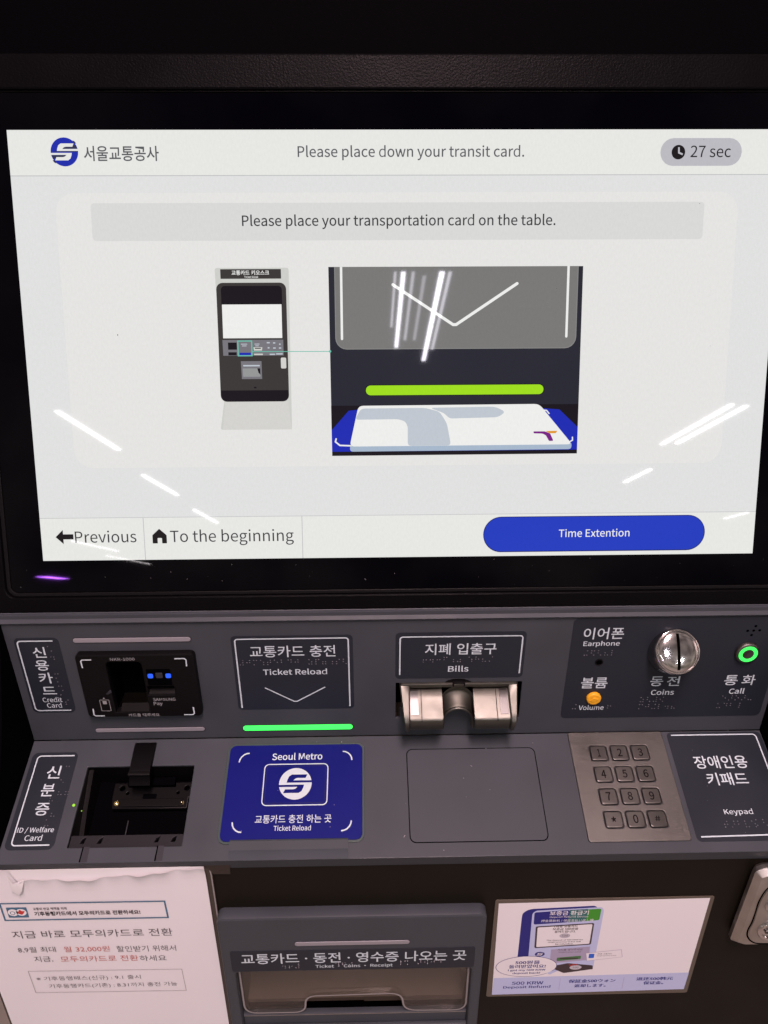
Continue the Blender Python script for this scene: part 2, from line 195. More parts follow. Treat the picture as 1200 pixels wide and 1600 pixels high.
GLYPHS = {' ':[153],'!':[220,[89,151,132,151,140,440,141,511,78,511,80,440],[110,-9,133,-3,149,14,155,38,149,63,133,80,110,86,87,80,71,63,65,38,71,14,87,-3]],'#':[379,[69,0,109,0,128,156,229,156,211,0,252,0,270,156,341,156,341,199,276,199,290,312,356,312,356,355,295,355,312,495,271,495,254,355,152,355,170,495,130,495,112,355,42,355,42,312,107,312,93,199,27,199,27,156,87,156],[133,199,147,312,249,312,235,199]],'*':[319,[105,321,160,386,213,321,243,342,199,414,274,445,262,480,184,461,177,543,141,543,134,460,56,480,44,445,118,414,75,342]],'-':[237,[31,167,206,167,206,215,31,215]],'.':[190,[95,-9,117,-3,134,14,140,38,134,63,117,80,95,86,72,80,56,63,50,38,56,14,72,-3]],'/':[267,[8,-122,53,-122,257,542,212,542]],'0':[379,[190,-9,254,7,303,56,334,137,345,252,334,365,303,445,254,493,190,509,125,493,76,445,45,365,34,252,45,137,76,56,125,7],[190,42,151,54,121,92,101,157,94,252,101,346,121,410,151,448,190,460,228,448,259,410,278,346,285,252,278,157,259,92,228,54]],'1':[379,[60,0,334,0,334,52,234,52,234,500,186,500,157,486,123,474,83,465,83,425,172,425,172,52,60,52]],'2':[379,[30,0,344,0,344,54,206,54,124,49,204,131,266,210,306,287,321,362,310,423,281,469,235,498,175,509,130,504,92,489,58,466,27,436,63,400,94,430,128,451,167,458,208,451,236,430,254,399,259,359,245,292,203,217,132,133,30,37]],'3':[379,[179,-9,242,1,293,29,328,74,340,134,332,181,310,218,276,244,235,261,235,264,271,282,299,308,317,342,323,384,312,437,282,476,236,500,177,509,124,501,78,480,38,450,72,410,102,435,137,452,175,458,211,453,237,437,254,412,260,379,253,342,230,311,187,291,121,284,121,236,195,229,243,209,269,177,277,136,270,97,249,68,217,49,175,43,125,51,84,72,52,100,20,60,48,34,83,12,126,-3]],'4':[379,[232,0,291,0,291,138,357,138,357,188,291,188,291,500,222,500,14,179,14,138,232,138],[232,188,78,188,192,358,233,432,235,432,232,341]],'5':[379,[179,-9,240,3,292,36,329,90,342,162,330,234,298,284,250,313,192,322,164,320,139,313,117,302,130,447,318,447,318,500,75,500,59,267,92,246,119,262,145,272,175,275,218,267,251,245,272,209,279,161,271,112,248,75,214,51,173,43,121,51,81,71,50,98,18,57,47,33,82,12,125,-3]],'6':[379,[205,-9,261,3,306,36,338,87,349,153,339,222,311,271,268,301,210,310,170,303,131,283,97,250,108,348,136,412,177,447,226,458,255,453,283,440,305,420,340,458,309,484,270,502,223,509,153,494,94,447,53,364,38,239,51,130,86,53,139,7],[98,201,132,238,167,258,200,264,240,256,268,234,284,199,290,153,283,107,266,71,239,48,205,40,163,51,131,82,109,132]],'7':[379,[135,0,200,0,210,134,232,248,275,354,347,462,347,500,33,500,33,447,276,447,214,346,172,243,147,131]],'8':[379,[191,-9,255,1,304,28,336,69,347,120,340,166,322,202,295,230,263,252,263,255,286,276,307,304,323,338,329,376,320,429,293,471,250,498,192,508,138,498,95,472,66,432,55,381,61,344,75,313,97,287,123,265,123,263,89,240,60,209,39,171,31,124,43,71,76,29,127,1],[225,271,182,290,146,313,121,342,112,381,118,414,134,439,160,455,192,461,227,454,254,435,271,407,276,372,270,337,253,303],[192,38,150,44,117,64,95,93,87,130,96,174,120,213,156,243,206,221,248,197,277,165,288,122,281,88,262,61,231,44]],'9':[379,[160,-9,228,6,286,55,327,142,342,271,329,376,294,450,240,494,173,509,118,497,72,464,41,413,30,347,40,279,68,229,111,200,168,190,209,197,249,218,283,250,271,153,243,89,204,54,158,43,127,48,98,61,74,81,40,42,71,16,111,-2],[282,303,248,264,213,243,178,236,139,244,111,266,94,301,89,347,95,393,113,429,140,452,174,460,217,450,249,420,271,371]],'A':[415,[3,0,66,0,115,153,297,153,345,0,412,0,242,500,172,500],[130,203,155,280,205,449,207,449,258,280,282,203]],'B':[448,[69,0,228,0,305,9,365,36,404,82,417,147,410,192,389,228,357,252,316,266,316,269,347,286,370,311,384,342,389,378,376,434,341,472,286,493,217,500,69,500],[132,288,132,450,209,450,260,446,297,432,319,407,327,370,320,335,299,310,261,293,206,288],[132,50,132,239,219,239,277,233,320,217,346,189,355,149,346,105,319,74,277,56,219,50]],'C':[435,[257,-9,303,-4,343,10,379,32,411,63,376,103,342,73,304,53,260,46,195,61,146,102,115,166,104,252,116,336,148,399,198,440,262,454,302,448,335,431,364,407,398,447,364,478,317,500,261,509,173,491,103,440,56,358,40,250,56,141,102,60,171,9]],'D':[469,[69,0,196,0,296,17,369,67,414,146,429,252,414,358,369,436,295,484,194,500,69,500],[132,52,132,449,188,449,266,436,321,398,353,336,364,252,353,167,321,104,266,65,188,52]],'E':[402,[69,0,364,0,364,54,132,54,132,236,321,236,321,290,132,290,132,447,357,447,357,500,69,500]],'G':[470,[265,-9,328,-1,380,19,420,49,420,259,255,259,255,207,362,207,362,76,337,60,306,50,271,46,200,61,148,102,115,166,104,252,116,336,150,399,202,440,271,454,315,447,350,430,379,407,413,447,388,470,356,489,317,503,269,509,177,491,105,440,57,358,40,250,56,141,103,60,175,9]],'I':[200,[69,0,132,0,132,500,69,500]],'K':[441,[69,0,132,0,132,158,218,261,368,0,438,0,257,310,414,500,342,500,133,249,132,249,132,500,69,500]],'M':[554,[69,0,126,0,126,277,124,325,121,376,117,424,120,424,160,310,255,50,297,50,392,310,432,424,435,424,431,376,428,325,426,277,426,0,485,0,485,500,409,500,314,233,279,128,276,128,240,233,145,500,69,500]],'N':[493,[69,0,128,0,128,263,127,315,124,368,121,419,123,419,177,316,359,0,424,0,424,500,364,500,364,240,366,187,369,133,373,82,370,82,316,185,133,500,69,500]],'P':[432,[69,0,132,0,132,199,214,199,289,208,347,237,385,285,398,353,385,422,347,468,288,492,211,500,69,500],[132,250,132,449,203,449,261,444,302,428,327,399,336,353,328,307,304,275,263,256,206,250]],'Q':[506,[253,44,192,58,145,100,115,165,104,252,115,336,145,399,192,440,253,454,314,440,361,399,391,336,402,252,391,165,361,100,314,58],[406,-126,434,-124,459,-120,477,-114,465,-65,451,-69,433,-72,413,-73,374,-69,340,-56,311,-35,290,-6,362,22,418,76,454,153,467,252,451,360,407,440,339,491,253,509,167,491,99,440,55,360,40,252,53,152,90,73,148,19,222,-7,250,-54,290,-92,342,-117]],'R':[433,[132,263,132,449,216,449,268,444,306,429,329,402,337,360,329,317,306,287,268,269,216,263],[343,0,414,0,287,219,333,237,369,266,392,307,400,360,387,426,351,469,295,493,225,500,69,500,69,0,132,0,132,212,222,212]],'S':[407,[207,-9,278,2,331,32,365,77,377,133,369,182,347,218,315,246,274,267,203,297,174,311,147,327,128,350,120,381,127,411,146,434,175,449,214,454,257,448,295,432,327,407,360,447,320,479,270,501,214,509,151,499,101,472,68,430,56,377,65,328,89,292,122,266,158,248,229,217,262,201,289,184,307,160,313,128,306,94,285,69,252,52,208,46,157,54,110,76,70,108,33,65,68,34,110,11,156,-4]],'T':[409,[173,0,236,0,236,447,387,447,387,500,21,500,21,447,173,447]],'U':[492,[246,-9,317,2,374,38,412,105,426,206,426,500,365,500,365,205,356,129,330,80,293,54,246,46,200,54,163,80,139,129,130,205,130,500,67,500,67,206,80,105,118,38,175,2]],'V':[392,[160,0,233,0,392,500,328,500,248,229,199,64,196,64,148,229,67,500,1,500]],'W':[599,[123,0,198,0,273,302,298,415,301,415,325,302,401,0,477,0,580,500,520,500,467,228,439,65,435,65,400,228,330,500,272,500,203,228,168,65,165,65,135,228,83,500,18,500]],'a':[384,[148,-9,192,-2,233,18,271,44,273,44,278,0,329,0,329,228,322,290,299,338,260,369,201,380,144,372,95,354,56,332,80,289,112,308,150,322,191,328,229,320,252,299,264,269,267,235,165,217,95,189,54,149,40,96,48,52,71,19,105,-2],[166,42,140,45,119,55,105,73,100,100,109,133,137,159,189,179,267,193,267,90,233,63,200,47]],'b':[422,[226,-9,287,5,338,43,374,106,387,191,377,269,349,328,303,367,239,380,198,373,159,354,123,328,126,394,126,543,63,543,63,0,113,0,118,38,121,38,155,13,191,-3],[216,44,188,47,158,59,126,82,126,277,160,305,192,322,224,327,269,318,299,290,317,247,322,190,314,129,292,83,258,54]],'c':[348,[209,-9,252,-3,293,13,329,38,302,80,276,61,247,48,214,43,168,53,131,82,108,127,100,185,108,243,133,288,170,317,216,327,243,323,268,312,290,295,321,336,293,358,257,374,214,380,145,367,89,329,50,267,35,185,49,103,85,42,140,4]],'d':[423,[189,-9,231,-2,269,17,302,44,304,44,309,0,360,0,360,543,297,543,297,400,301,337,269,360,236,375,196,380,136,366,85,327,49,266,36,185,47,103,78,42,126,4],[203,44,159,53,127,81,107,126,100,186,109,243,132,288,166,317,207,327,238,324,267,311,297,289,297,94,267,66,236,49]],'e':[378,[213,-9,259,-4,300,10,334,29,312,70,284,54,254,44,220,41,171,50,133,76,108,117,97,171,347,171,349,206,339,278,311,333,264,368,201,380,140,366,87,328,49,266,35,185,49,103,87,42,143,4],[96,215,109,264,133,300,165,322,203,330,241,323,270,301,288,265,295,215]],'f':[222,[23,320,73,320,73,0,135,0,135,320,214,320,214,370,135,370,135,429,138,461,148,483,164,497,188,502,201,501,215,497,229,492,243,540,224,546,203,550,181,552,133,543,99,519,79,480,73,430,73,370,23,367]],'g':[385,[188,-171,265,-160,324,-132,362,-91,375,-42,367,-3,343,25,302,41,246,46,173,46,142,49,122,57,112,70,108,86,112,104,120,118,132,130,150,123,169,119,187,117,240,126,283,152,312,193,323,246,319,277,308,302,293,323,368,323,368,370,239,370,225,375,207,379,187,380,134,371,90,344,60,303,48,248,56,206,73,172,97,148,97,145,77,128,62,105,56,76,60,50,72,30,89,16,89,12,60,-12,41,-40,35,-72,46,-114,77,-145,126,-164],[187,160,157,166,132,183,115,211,108,248,115,284,132,311,157,328,187,334,218,328,243,311,260,284,266,248,260,211,243,183,217,166],[196,-128,151,-123,118,-110,97,-90,89,-63,93,-41,105,-20,127,0,143,-3,160,-5,175,-5,239,-5,271,-8,295,-16,309,-30,314,-53,306,-80,282,-104,245,-121]],'h':[414,[63,0,126,0,126,269,160,300,192,319,226,325,258,320,280,302,293,271,297,226,297,0,359,0,359,235,352,297,331,343,296,370,246,380,199,371,159,349,123,318,126,394,126,543,63,543]],'i':[188,[63,0,126,0,126,370,63,370],[94,447,116,452,130,466,136,488,130,509,116,524,94,529,73,524,58,509,53,488,58,466,73,452]],'j':[188,[24,-165,71,-157,102,-132,120,-93,126,-42,126,370,63,370,63,-42,61,-73,54,-96,40,-110,18,-115,5,-114,-7,-112,-18,-108,-30,-156,-15,-160,3,-164],[94,447,116,452,130,466,136,488,130,509,116,524,94,529,72,524,58,509,53,488,58,466,72,452]],'k':[377,[63,0,124,0,124,98,194,179,302,0,370,0,230,221,353,370,284,370,127,175,124,175,124,543,63,543]],'l':[194,[128,-9,143,-8,155,-6,164,-3,156,44,143,43,134,46,128,54,126,70,126,543,63,543,63,74,66,39,78,13,98,-3]],'m':[632,[63,0,126,0,126,269,158,300,189,319,218,325,249,320,270,302,283,271,287,226,287,0,349,0,349,269,383,300,413,319,443,325,473,320,495,302,507,271,512,226,512,0,574,0,574,235,567,297,546,343,511,370,462,380,418,371,378,346,339,309,325,339,304,361,275,375,237,380,194,371,156,349,121,317,120,317,114,370,63,370]],'n':[416,[63,0,126,0,126,269,160,300,192,319,226,325,258,320,280,302,293,271,297,226,297,0,359,0,359,235,352,297,331,343,296,370,246,380,199,371,158,349,121,317,120,317,114,370,63,370]],'o':[413,[207,-9,272,4,326,42,364,103,378,185,364,267,326,329,272,367,207,380,142,367,87,329,49,267,35,185,49,103,87,42,142,4],[207,43,163,53,129,82,107,127,100,185,107,243,129,288,163,317,207,327,251,317,285,288,307,243,314,185,307,127,285,82,251,53]],'p':[423,[63,-156,126,-156,126,-31,123,34,157,11,192,-4,226,-9,287,5,338,43,374,106,387,191,377,269,349,328,303,367,239,380,197,373,157,353,121,327,120,327,114,370,63,370],[216,44,189,47,158,59,126,82,126,277,160,305,193,322,224,327,269,318,299,290,317,247,322,190,314,129,292,83,258,54]],'r':[265,[63,0,126,0,126,238,146,278,170,305,194,319,218,324,232,323,243,321,254,318,266,372,254,377,241,379,226,380,187,370,151,344,121,303,120,303,114,370,63,370]],'s':[319,[160,-9,217,0,260,24,285,58,294,101,284,145,258,176,222,197,181,214,151,225,126,238,108,255,102,278,106,298,118,316,140,327,171,332,201,327,229,315,254,299,284,338,252,359,214,374,170,380,116,372,76,349,51,316,42,275,52,234,77,205,111,184,150,168,181,156,208,141,227,122,235,98,230,75,217,57,194,44,162,40,121,45,85,61,52,84,22,42,61,16,108,-2]],'t':[257,[179,-9,202,-7,226,-2,248,5,235,52,222,47,207,43,193,42,166,46,148,60,139,82,136,113,136,320,237,320,237,370,136,370,136,475,84,475,77,370,18,367,18,320,74,320,74,115,79,64,97,25,129,0]],'u':[414,[171,-9,218,0,257,23,293,58,295,58,300,0,352,0,352,370,290,370,290,108,257,72,225,52,190,45,158,51,136,68,124,99,120,143,120,370,57,370,57,136,64,73,85,28,120,0]],'v':[355,[143,0,216,0,347,370,285,370,215,160,181,50,177,50,143,160,74,370,9,370]],'w':[547,[121,0,194,0,246,198,271,306,275,306,300,200,353,0,429,0,529,370,469,370,415,156,393,53,389,53,364,156,306,370,245,370,187,156,162,53,159,53,137,156,82,370,18,370]],'x':[340,[10,0,76,0,126,87,163,153,166,153,207,87,261,0,329,0,207,187,320,370,255,370,209,289,177,227,173,227,137,289,87,370,20,370,132,193]],'y':[355,[69,-160,118,-150,156,-123,185,-82,207,-31,347,370,286,370,219,165,189,60,186,60,149,165,74,370,9,370,158,-1,149,-29,136,-60,117,-86,95,-102,66,-108,56,-107,46,-105,38,-102,25,-152,38,-156,53,-159]],'·':[682,[341,332,313,326,290,310,274,287,269,259,274,231,290,208,313,193,341,187,369,193,392,208,408,231,413,259,408,287,392,310,369,326]]}
# ------------------------------------------------------------------ mesh builder (mm: x right, s down the face, h out of the face)
def curve_mesh(polys, extrude=0.0, bevel=0.0, offset=0.0, res=1):
    cu = bpy.data.curves.new('outline', 'CURVE'); cu.dimensions = '2D'; cu.fill_mode = 'BOTH' if extrude + bevel > 0 else 'FRONT'
    cu.extrude = extrude; cu.bevel_depth = bevel; cu.bevel_resolution = res; cu.offset = offset
    for P in polys:
        sp = cu.splines.new('POLY'); sp.points.add(len(P) - 1); sp.use_cyclic_u = True
        for q, (x, y) in zip(sp.points, P): q.co = (x, y, 0, 1)
    o = bpy.data.objects.new('outline', cu); me = o.to_mesh()
    v = [tuple(w.co) for w in me.vertices]; f = [tuple(p.vertices) for p in me.polygons]
    o.to_mesh_clear(); bpy.data.objects.remove(o); bpy.data.curves.remove(cu)
    return v, f
def font_mesh(s, offset):
    cu = bpy.data.curves.new('text', 'FONT'); cu.body = s; cu.offset = offset; cu.resolution_u = 3; cu.fill_mode = 'FRONT'
    o = bpy.data.objects.new('text', cu); me = o.to_mesh()
    v = [tuple(w.co) for w in me.vertices]; f = [tuple(p.vertices) for p in me.polygons]
    o.to_mesh_clear(); bpy.data.objects.remove(o); bpy.data.curves.remove(cu)
    return v, f
def latin_mesh(s, offset):
    x = 0; polys = []
    for ch in s:
        g = GLYPHS[ch]
        for p in g[1:]: polys.append([((x + p[i]) / 500, p[i + 1] / 500) for i in range(0, len(p), 2)])
        x += g[0]
    v = []; f = []
    return curve_mesh(polys, 0, 0, offset)
def rrect(x0, s0, x1, s1, r=0.0, n=5, corners=(1, 1, 1, 1)):     # corners: tl, tr, br, bl
    P = []
    for (cx_, cy_, a0, on) in ((x0, s0, 180, corners[0]), (x1, s0, 270, corners[1]), (x1, s1, 0, corners[2]), (x0, s1, 90, corners[3])):
        if not on or r <= 0: P.append((cx_, cy_)); continue
        ox = cx_ + (r if cx_ == x0 else -r); oy = cy_ + (r if cy_ == s0 else -r)
        for i in range(n + 1):
            a = math.radians(a0 + 90 * i / n); P.append((ox + r * math.cos(a), oy + r * math.sin(a)))
    return P
def circle(x, s, r, n=28, ry=None):
    return [(x + r * math.cos(2 * math.pi * i / n), s + (ry or r) * math.sin(2 * math.pi * i / n)) for i in range(n)]
def round_poly(P, r, n=4):                                        # round the corners of a polygon
    out = []
    for i, p in enumerate(P):
        a = Vector(P[i - 1]); b = Vector(p); c = Vector(P[(i + 1) % len(P)])
        d1 = (a - b); d2 = (c - b); k = min(r, d1.length * 0.45, d2.length * 0.45)
        p1 = b + d1.normalized() * k; p2 = b + d2.normalized() * k
        for j in range(n + 1):
            t = j / n; q = p1 * (1 - t) ** 2 + b * 2 * t * (1 - t) + p2 * t * t; out.append((q.x, q.y))
    return out
def stroke(P, w, closed=False):                                   # a band of width w along a path, as one outline
    n = len(P); L = []; Rr = []
    for i in range(n):
        p = Vector(P[i])
        a = Vector(P[i - 1]) if (i > 0 or closed) else None; b = Vector(P[(i + 1) % n]) if (i < n - 1 or closed) else None
        d1 = (p - a).normalized() if a is not None else None; d2 = (b - p).normalized() if b is not None else None
        if d1 is None: d1 = d2
        if d2 is None: d2 = d1
        t = (d1 + d2); t = t.normalized() if t.length > 1e-6 else d1
        nn = Vector((-t.y, t.x)); k = w / 2 / max(0.35, abs(nn.dot(Vector((-d1.y, d1.x)))))
        L.append(tuple(p + nn * k)); Rr.append(tuple(p - nn * k))
    return (L, Rr) if closed else (L + Rr[::-1],)

class MB:
    def __init__(self): self.v = []; self.f = []; self.fm = []; self.mats = []
    def mi(self, m):
        if m not in self.mats: self.mats.append(m)
        return self.mats.index(m)
    def add(self, v, f, m):                                       # v in (x, s, h) mm
        k = len(self.v); i = self.mi(m)
        self.v += [(x * 0.001, -s * 0.001, h * 0.001) for x, s, h in v]
        self.f += [tuple(k + j for j in q) for q in f]; self.fm += [i] * len(f); return self
    def plate(self, polys, h0, h1, m, bev=0.0, res=1):                  # a slab with rounded edges; first outline, then holes
        b = min(bev, (h1 - h0) * 0.49)
        v, f = curve_mesh(polys, (h1 - h0) / 2 - b, b, -b if b else 0.0, res)
        hm = (h0 + h1) / 2
        return self.add([(x, y, z + hm) for x, y, z in v], f, m)
    def flat(self, polys, h, m):
        v, f = curve_mesh(polys); return self.add([(x, y, h) for x, y, z in v], f, m)
    def line(self, P, w, h, m, closed=False): return self.flat(stroke(P, w, closed), h, m)
    def box(self, x0, x1, s0, s1, h0, h1, m, bev=0.0): return self.plate([[(x0, s0), (x1, s0), (x1, s1), (x0, s1)]], h0, h1, m, bev)
    def rbox(self, x0, x1, s0, s1, h0, h1, m, r=2.0, bev=0.0): return self.plate([rrect(x0, s0, x1, s1, r)], h0, h1, m, bev)
    def text(self, s, x0, x1, sc, h, m, hh=None, bold=0.0, slant=0.0, dup=0.0):
        if dup: self.text(s, x0 + dup, x1 + dup, sc, h + .012, m, hh, bold, slant)
        latin = all(c in GLYPHS for c in s)
        v, f = latin_mesh(s, bold) if latin else font_mesh(s, bold)
        if not v: return self
        ax = min(p[0] for p in v); bx = max(p[0] for p in v); ay = min(p[1] for p in v); by = max(p[1] for p in v)
        kx = (x1 - x0) / (bx - ax); ky = hh / (by - ay) if hh else kx; my = (ay + by) / 2
        return self.add([(x0 + (p[0] - ax) * kx + slant * (p[1] - my) * ky, sc - (p[1] - my) * ky, h) for p in v], f, m)
    def profile(self, P, x0, x1, m):                              # prism across x from an outline in (s, h)
        n = len(P); v = [(x0, s, h) for s, h in P] + [(x1, s, h) for s, h in P]
        f = [tuple(range(n)), tuple(range(2 * n - 1, n - 1, -1))] + [(i, i + n, (i + 1) % n + n, (i + 1) % n) for i in range(n)]
        return self.add(v, f, m)
    def lathe(self, P, m, c=(0, 0, 0), tilt=0.0, n=40, caps=True): # P: (radius, height) about the outward axis, leaning up by tilt
        v = []; f = []
        ct, st = math.cos(tilt), math.sin(tilt)
        for r, z in P:
            for i in range(n):
                a = 2 * math.pi * i / n; x = r * math.cos(a); y = r * math.sin(a)
                v.append((c[0] + x, c[1] + y * ct - z * st, c[2] + z * ct + y * st))
        for j in range(len(P) - 1):
            for i in range(n):
                f.append((j * n + i, j * n + (i + 1) % n, (j + 1) * n + (i + 1) % n, (j + 1) * n + i))
        if caps: f += [tuple(range(n - 1, -1, -1)), tuple(range((len(P) - 1) * n, len(P) * n))]
        return self.add(v, f, m)
    def build(self, name, parent=None, frame=None, smooth=35):
        me = bpy.data.meshes.new(name); me.from_pydata(self.v, [], self.f)
        for m in self.mats: me.materials.append(m)
        for p, i in zip(me.polygons, self.fm): p.material_index = i
        bm = bmesh.new(); bm.from_mesh(me)
        bmesh.ops.remove_doubles(bm, verts=bm.verts, dist=1e-6)
        bmesh.ops.recalc_face_normals(bm, faces=bm.faces)
        lim = math.radians(smooth)
        for fc in bm.faces: fc.smooth = abs(fc.normal.z) < 0.9995
        for ed in bm.edges: ed.smooth = len(ed.link_faces) == 2 and ed.calc_face_angle(0) < lim and ed.link_faces[0].material_index == ed.link_faces[1].material_index
        bm.to_mesh(me); bm.free()
        o = bpy.data.objects.new(name, me); COL.objects.link(o)
        return place(o, parent, frame)
WM = {}
def place(o, parent, frame):
    if parent is not None:
        o.parent = parent; pw = WM[parent.name]
        o.matrix_basis = pw.inverted() @ frame if frame is not None else Matrix()
        WM[o.name] = frame.copy() if frame is not None else pw.copy()
    else:
        o.matrix_basis = frame if frame is not None else Matrix(); WM[o.name] = o.matrix_basis.copy()
    return o
def empty(name, frame, parent=None):
    o = bpy.data.objects.new(name, None); o.empty_display_size = 0.05; COL.objects.link(o); return place(o, parent, frame)
def tag(o, label=None, cat=None, group=None, kind=None):
    for k, val in (('label', label), ('category', cat), ('group', group), ('kind', kind)):
        if val: o[k] = val
    return o
def braille(x0, s0, cells, pitch=6.0, dot=2.4, seed=1):           # rows of raised dots
    b = MB(); r = random.Random(seed)
    for c in range(cells):
        used = r.sample(range(6), r.choice((2, 3, 3, 4)))
        for k in used:
            x = x0 + c * pitch + (k // 3) * dot; s = s0 + (k % 3) * dot; n = 6; rr = 0.62
            v = [(x + rr * math.cos(i * math.pi / 3), s + rr * math.sin(i * math.pi / 3), 0.3) for i in range(n)]
            v += [(x + 0.6 * rr * math.cos(i * math.pi / 3), s + 0.6 * rr * math.sin(i * math.pi / 3), 0.75) for i in range(n)] + [(x, s, 0.9)]
            b.add(v, [(i, (i + 1) % n, (i + 1) % n + n, i + n) for i in range(n)] + [(i + n, (i + 1) % n + n, 2 * n) for i in range(n)], DOT)
    return b
EMB_U = [(215, 148), (340, 148), (326, 178), (262, 178), (244, 183), (228, 198), (375, 198), (378, 216), (175, 216), (180, 192), (192, 164)]
def emblem(b, x, s, r, h, ground, mark):                          # the round S emblem
    f = lambda P: [(x + (p - 246) / 132 * r, s + (q - 225) / 132 * r) for p, q in P]
    b.flat([circle(x, s, r, 40)], h, ground)
    b.flat([f(EMB_U)], h + 0.06, mark)
    b.flat([f([(492 - p, 450 - q) for p, q in EMB_U])], h + 0.06, mark)
    return b

# ------------------------------------------------------------------ the ground it stands on
b = MB(); v = [(-4000, -3500, 0), (4000, -3500, 0), (4000, 6500, 0), (-4000, 6500, 0)]
b.add(v, [(0, 1, 2, 3)], FLOORM); tag(b.build('floor', None, Matrix()), kind='structure')

# ------------------------------------------------------------------ the kiosk
kiosk = empty('ticket_kiosk', Matrix.Translation((0, 0.05, 0)))
tag(kiosk, 'dark grey transit card reload kiosk with a bright touch screen above sloping controls', 'ticket kiosk')

# --- cabinet
def cabinet_box(b, x0, x1, y0, y1, z0, z1, m):                   # plain box in metres
    k = len(b.v); i = b.mi(m)
    b.v += [(x, y, z) for z in (z0, z1) for x, y in ((x0, y0), (x1, y0), (x1, y1), (x0, y1))]
    b.f += [tuple(k + j for j in q) for q in ((0, 3, 2, 1), (4, 5, 6, 7), (0, 1, 5, 4), (1, 2, 6, 5), (2, 3, 7, 6), (3, 0, 4, 7))]; b.fm += [i] * 6
b = MB(); cabinet_box(b, -0.398, 0.398, 0.10, 0.55, 0.0, 1.90, SILVER)
cabinet_box(b, -0.398, -0.379, -0.185, 0.099, 0.0, 1.08, SILVER); cabinet_box(b, 0.379, 0.398, -0.185, 0.099, 0.0, 1.08, SILVER)
cabinet_box(b, -0.378, 0.378, -0.16, 0.099, 0.0, 0.10, SILVER)
cabinet_box(b, -0.398, 0.398, -0.02, 0.099, 1.70, 1.90, SILVER)
b.build('cabinet_body', kiosk, Matrix())

# --- upright lower front with the opening of the tray
b = MB(); b.plate([rrect(-378, 3, 378, 790, 2), rrect(-158, 72, 69, 300, 4)], -6, 0, BLACKP, 1.0); b.build('front_panel', kiosk, FC)

# --- side cheeks beside the control panels
prof = [(378, 4), (410, 4), (500, 6), (566, -46), (590, -40), (640, 60), (520, 140), (400, 80)]
for x0, x1 in ((-378, -337.2), (337.6, 378)):
    b = MB(); n = len(prof)
    P = [(v_, -n_) for v_, n_ in ((378, -3), (470, -16), (566, -42), (584, -40), (600, 40), (530, 110), (400, 60))]
    b.profile(P, x0, x1, BLACKM); b.build('side_cheek', kiosk, FS)

# --- frame round the screen
b = MB()
b.plate([rrect(-378, -240, 378, 380.3, 10), rrect(-330.5, -27.6, 330.5, 366.6, 9), rrect(-352, -214, 352, -52.8, 14)], -30, 3, BLACKG, 1.6)
b.build('screen_frame', kiosk, FS)
b = MB(); b.rbox(-360, 360, -222, -46, -36, -24, BLACKM, 10); b.build('header_panel', kiosk, FS)
b = MB(); b.plate([rrect(-330.2, -27.4, 330.2, 366.3, 9), rrect(-326.8, -26.6, 326.8, 363.2, 6)], -2.2, 0.9, BLACKI, 0.5); b.build('screen_gasket', kiosk, FS)

# --- the display
b = MB(); b.rbox(-326.5, 326.5, -26.4, 362.9, -6, -0.12, GLASS, 6, 0.1)
display = b.build('display', kiosk, FS)
def scr(name, fn, label=None):
    q = MB(); fn(q); o = q.build(name, display); tag(o, label) if label else None; return o
X0, X1, H = -298.35, 298.35, 335.7
def f(q):
    q.flat([[(X0, 0), (X1, 0), (X1, H), (X0, H)]], 0.0, L_BG)
    q.flat([[(X0, 0), (X1, 0), (X1, 32.6), (X0, 32.6)]], 0.03, L_BAND); q.flat([[(X0, 32.6), (X1, 32.6), (X1, 33.2), (X0, 33.2)]], 0.03, L_LINE)
    q.flat([[(X0, 299.9), (X1, 299.9), (X1, H), (X0, H)]], 0.03, L_BAND)
    q.flat([[(X0, 299.5), (X1, 299.5), (X1, 299.95), (X0, 299.95)]], 0.05, L_LINE)
    for x in (-213.4, -82.1): q.flat([[(x - .3, 300), (x + .3, 300), (x + .3, H), (x - .3, H)]], 0.06, L_LINE)
    q.flat([rrect(-266, 45.4, 265.5, 258.4, 15)], 0.03, L_CARD)
scr('screen_background', f)
def f(q):
    q.flat([rrect(-239.1, 52.9, 238.8, 80.9, 3)], 0.06, L_BAN)
    q.text('Please place your transportation card on the table.', -122.8, 122.1, 67.0, 0.09, L_TXT, bold=0.012)
scr('instruction_banner', f)
def f(q):
    emblem(q, -256.0, 15.7, 10.4, 0.06, L_LOGO, L_BAND)
    fx = lambda P: [(-256.0 + (p - 246) / 132 * 10.4, 15.7 + (t - 225) / 132 * 10.4) for p, t in P]
    for rot in (0, 1):
        for P in ([(262, 178), (326, 178), (334, 163), (356, 164), (375, 196), (228, 198), (244, 183)], [(352, 130), (366, 150), (340, 148), (332, 120)], [(175, 216), (378, 216), (378, 224), (117, 224)]):
            if rot: P = [(492 - p, 450 - t) for p, t in P]
            if rot and P[0][1] < 240: continue
            q.flat([fx(P)], 0.075, L_LOGOD)
    q.text('서울교통공사', -241.4, -184.4, 16.9, 0.06, L_TXT2, hh=11.0, bold=0.012)
scr('operator_logo', f)
def f(q): q.text('Please place down your transit card.', -78.3, 96.2, 16.6, 0.06, L_TXT2, bold=0.010)
scr('screen_title', f)
def f(q):
    q.flat([rrect(202, 6.3, 265.5, 26.5, 10)], 0.06, L_PILL)
    q.flat([circle(216, 16.5, 5.3)], 0.09, L_BLK)
    q.flat(stroke([(216.2, 12.9), (216.4, 16.9), (219.4, 18.1)], 1.3), 0.12, L_PILL)
    q.text('27 sec', 225.5, 257.0, 16.0, 0.09, L_BLK, bold=0.004)
scr('timer_badge', f)
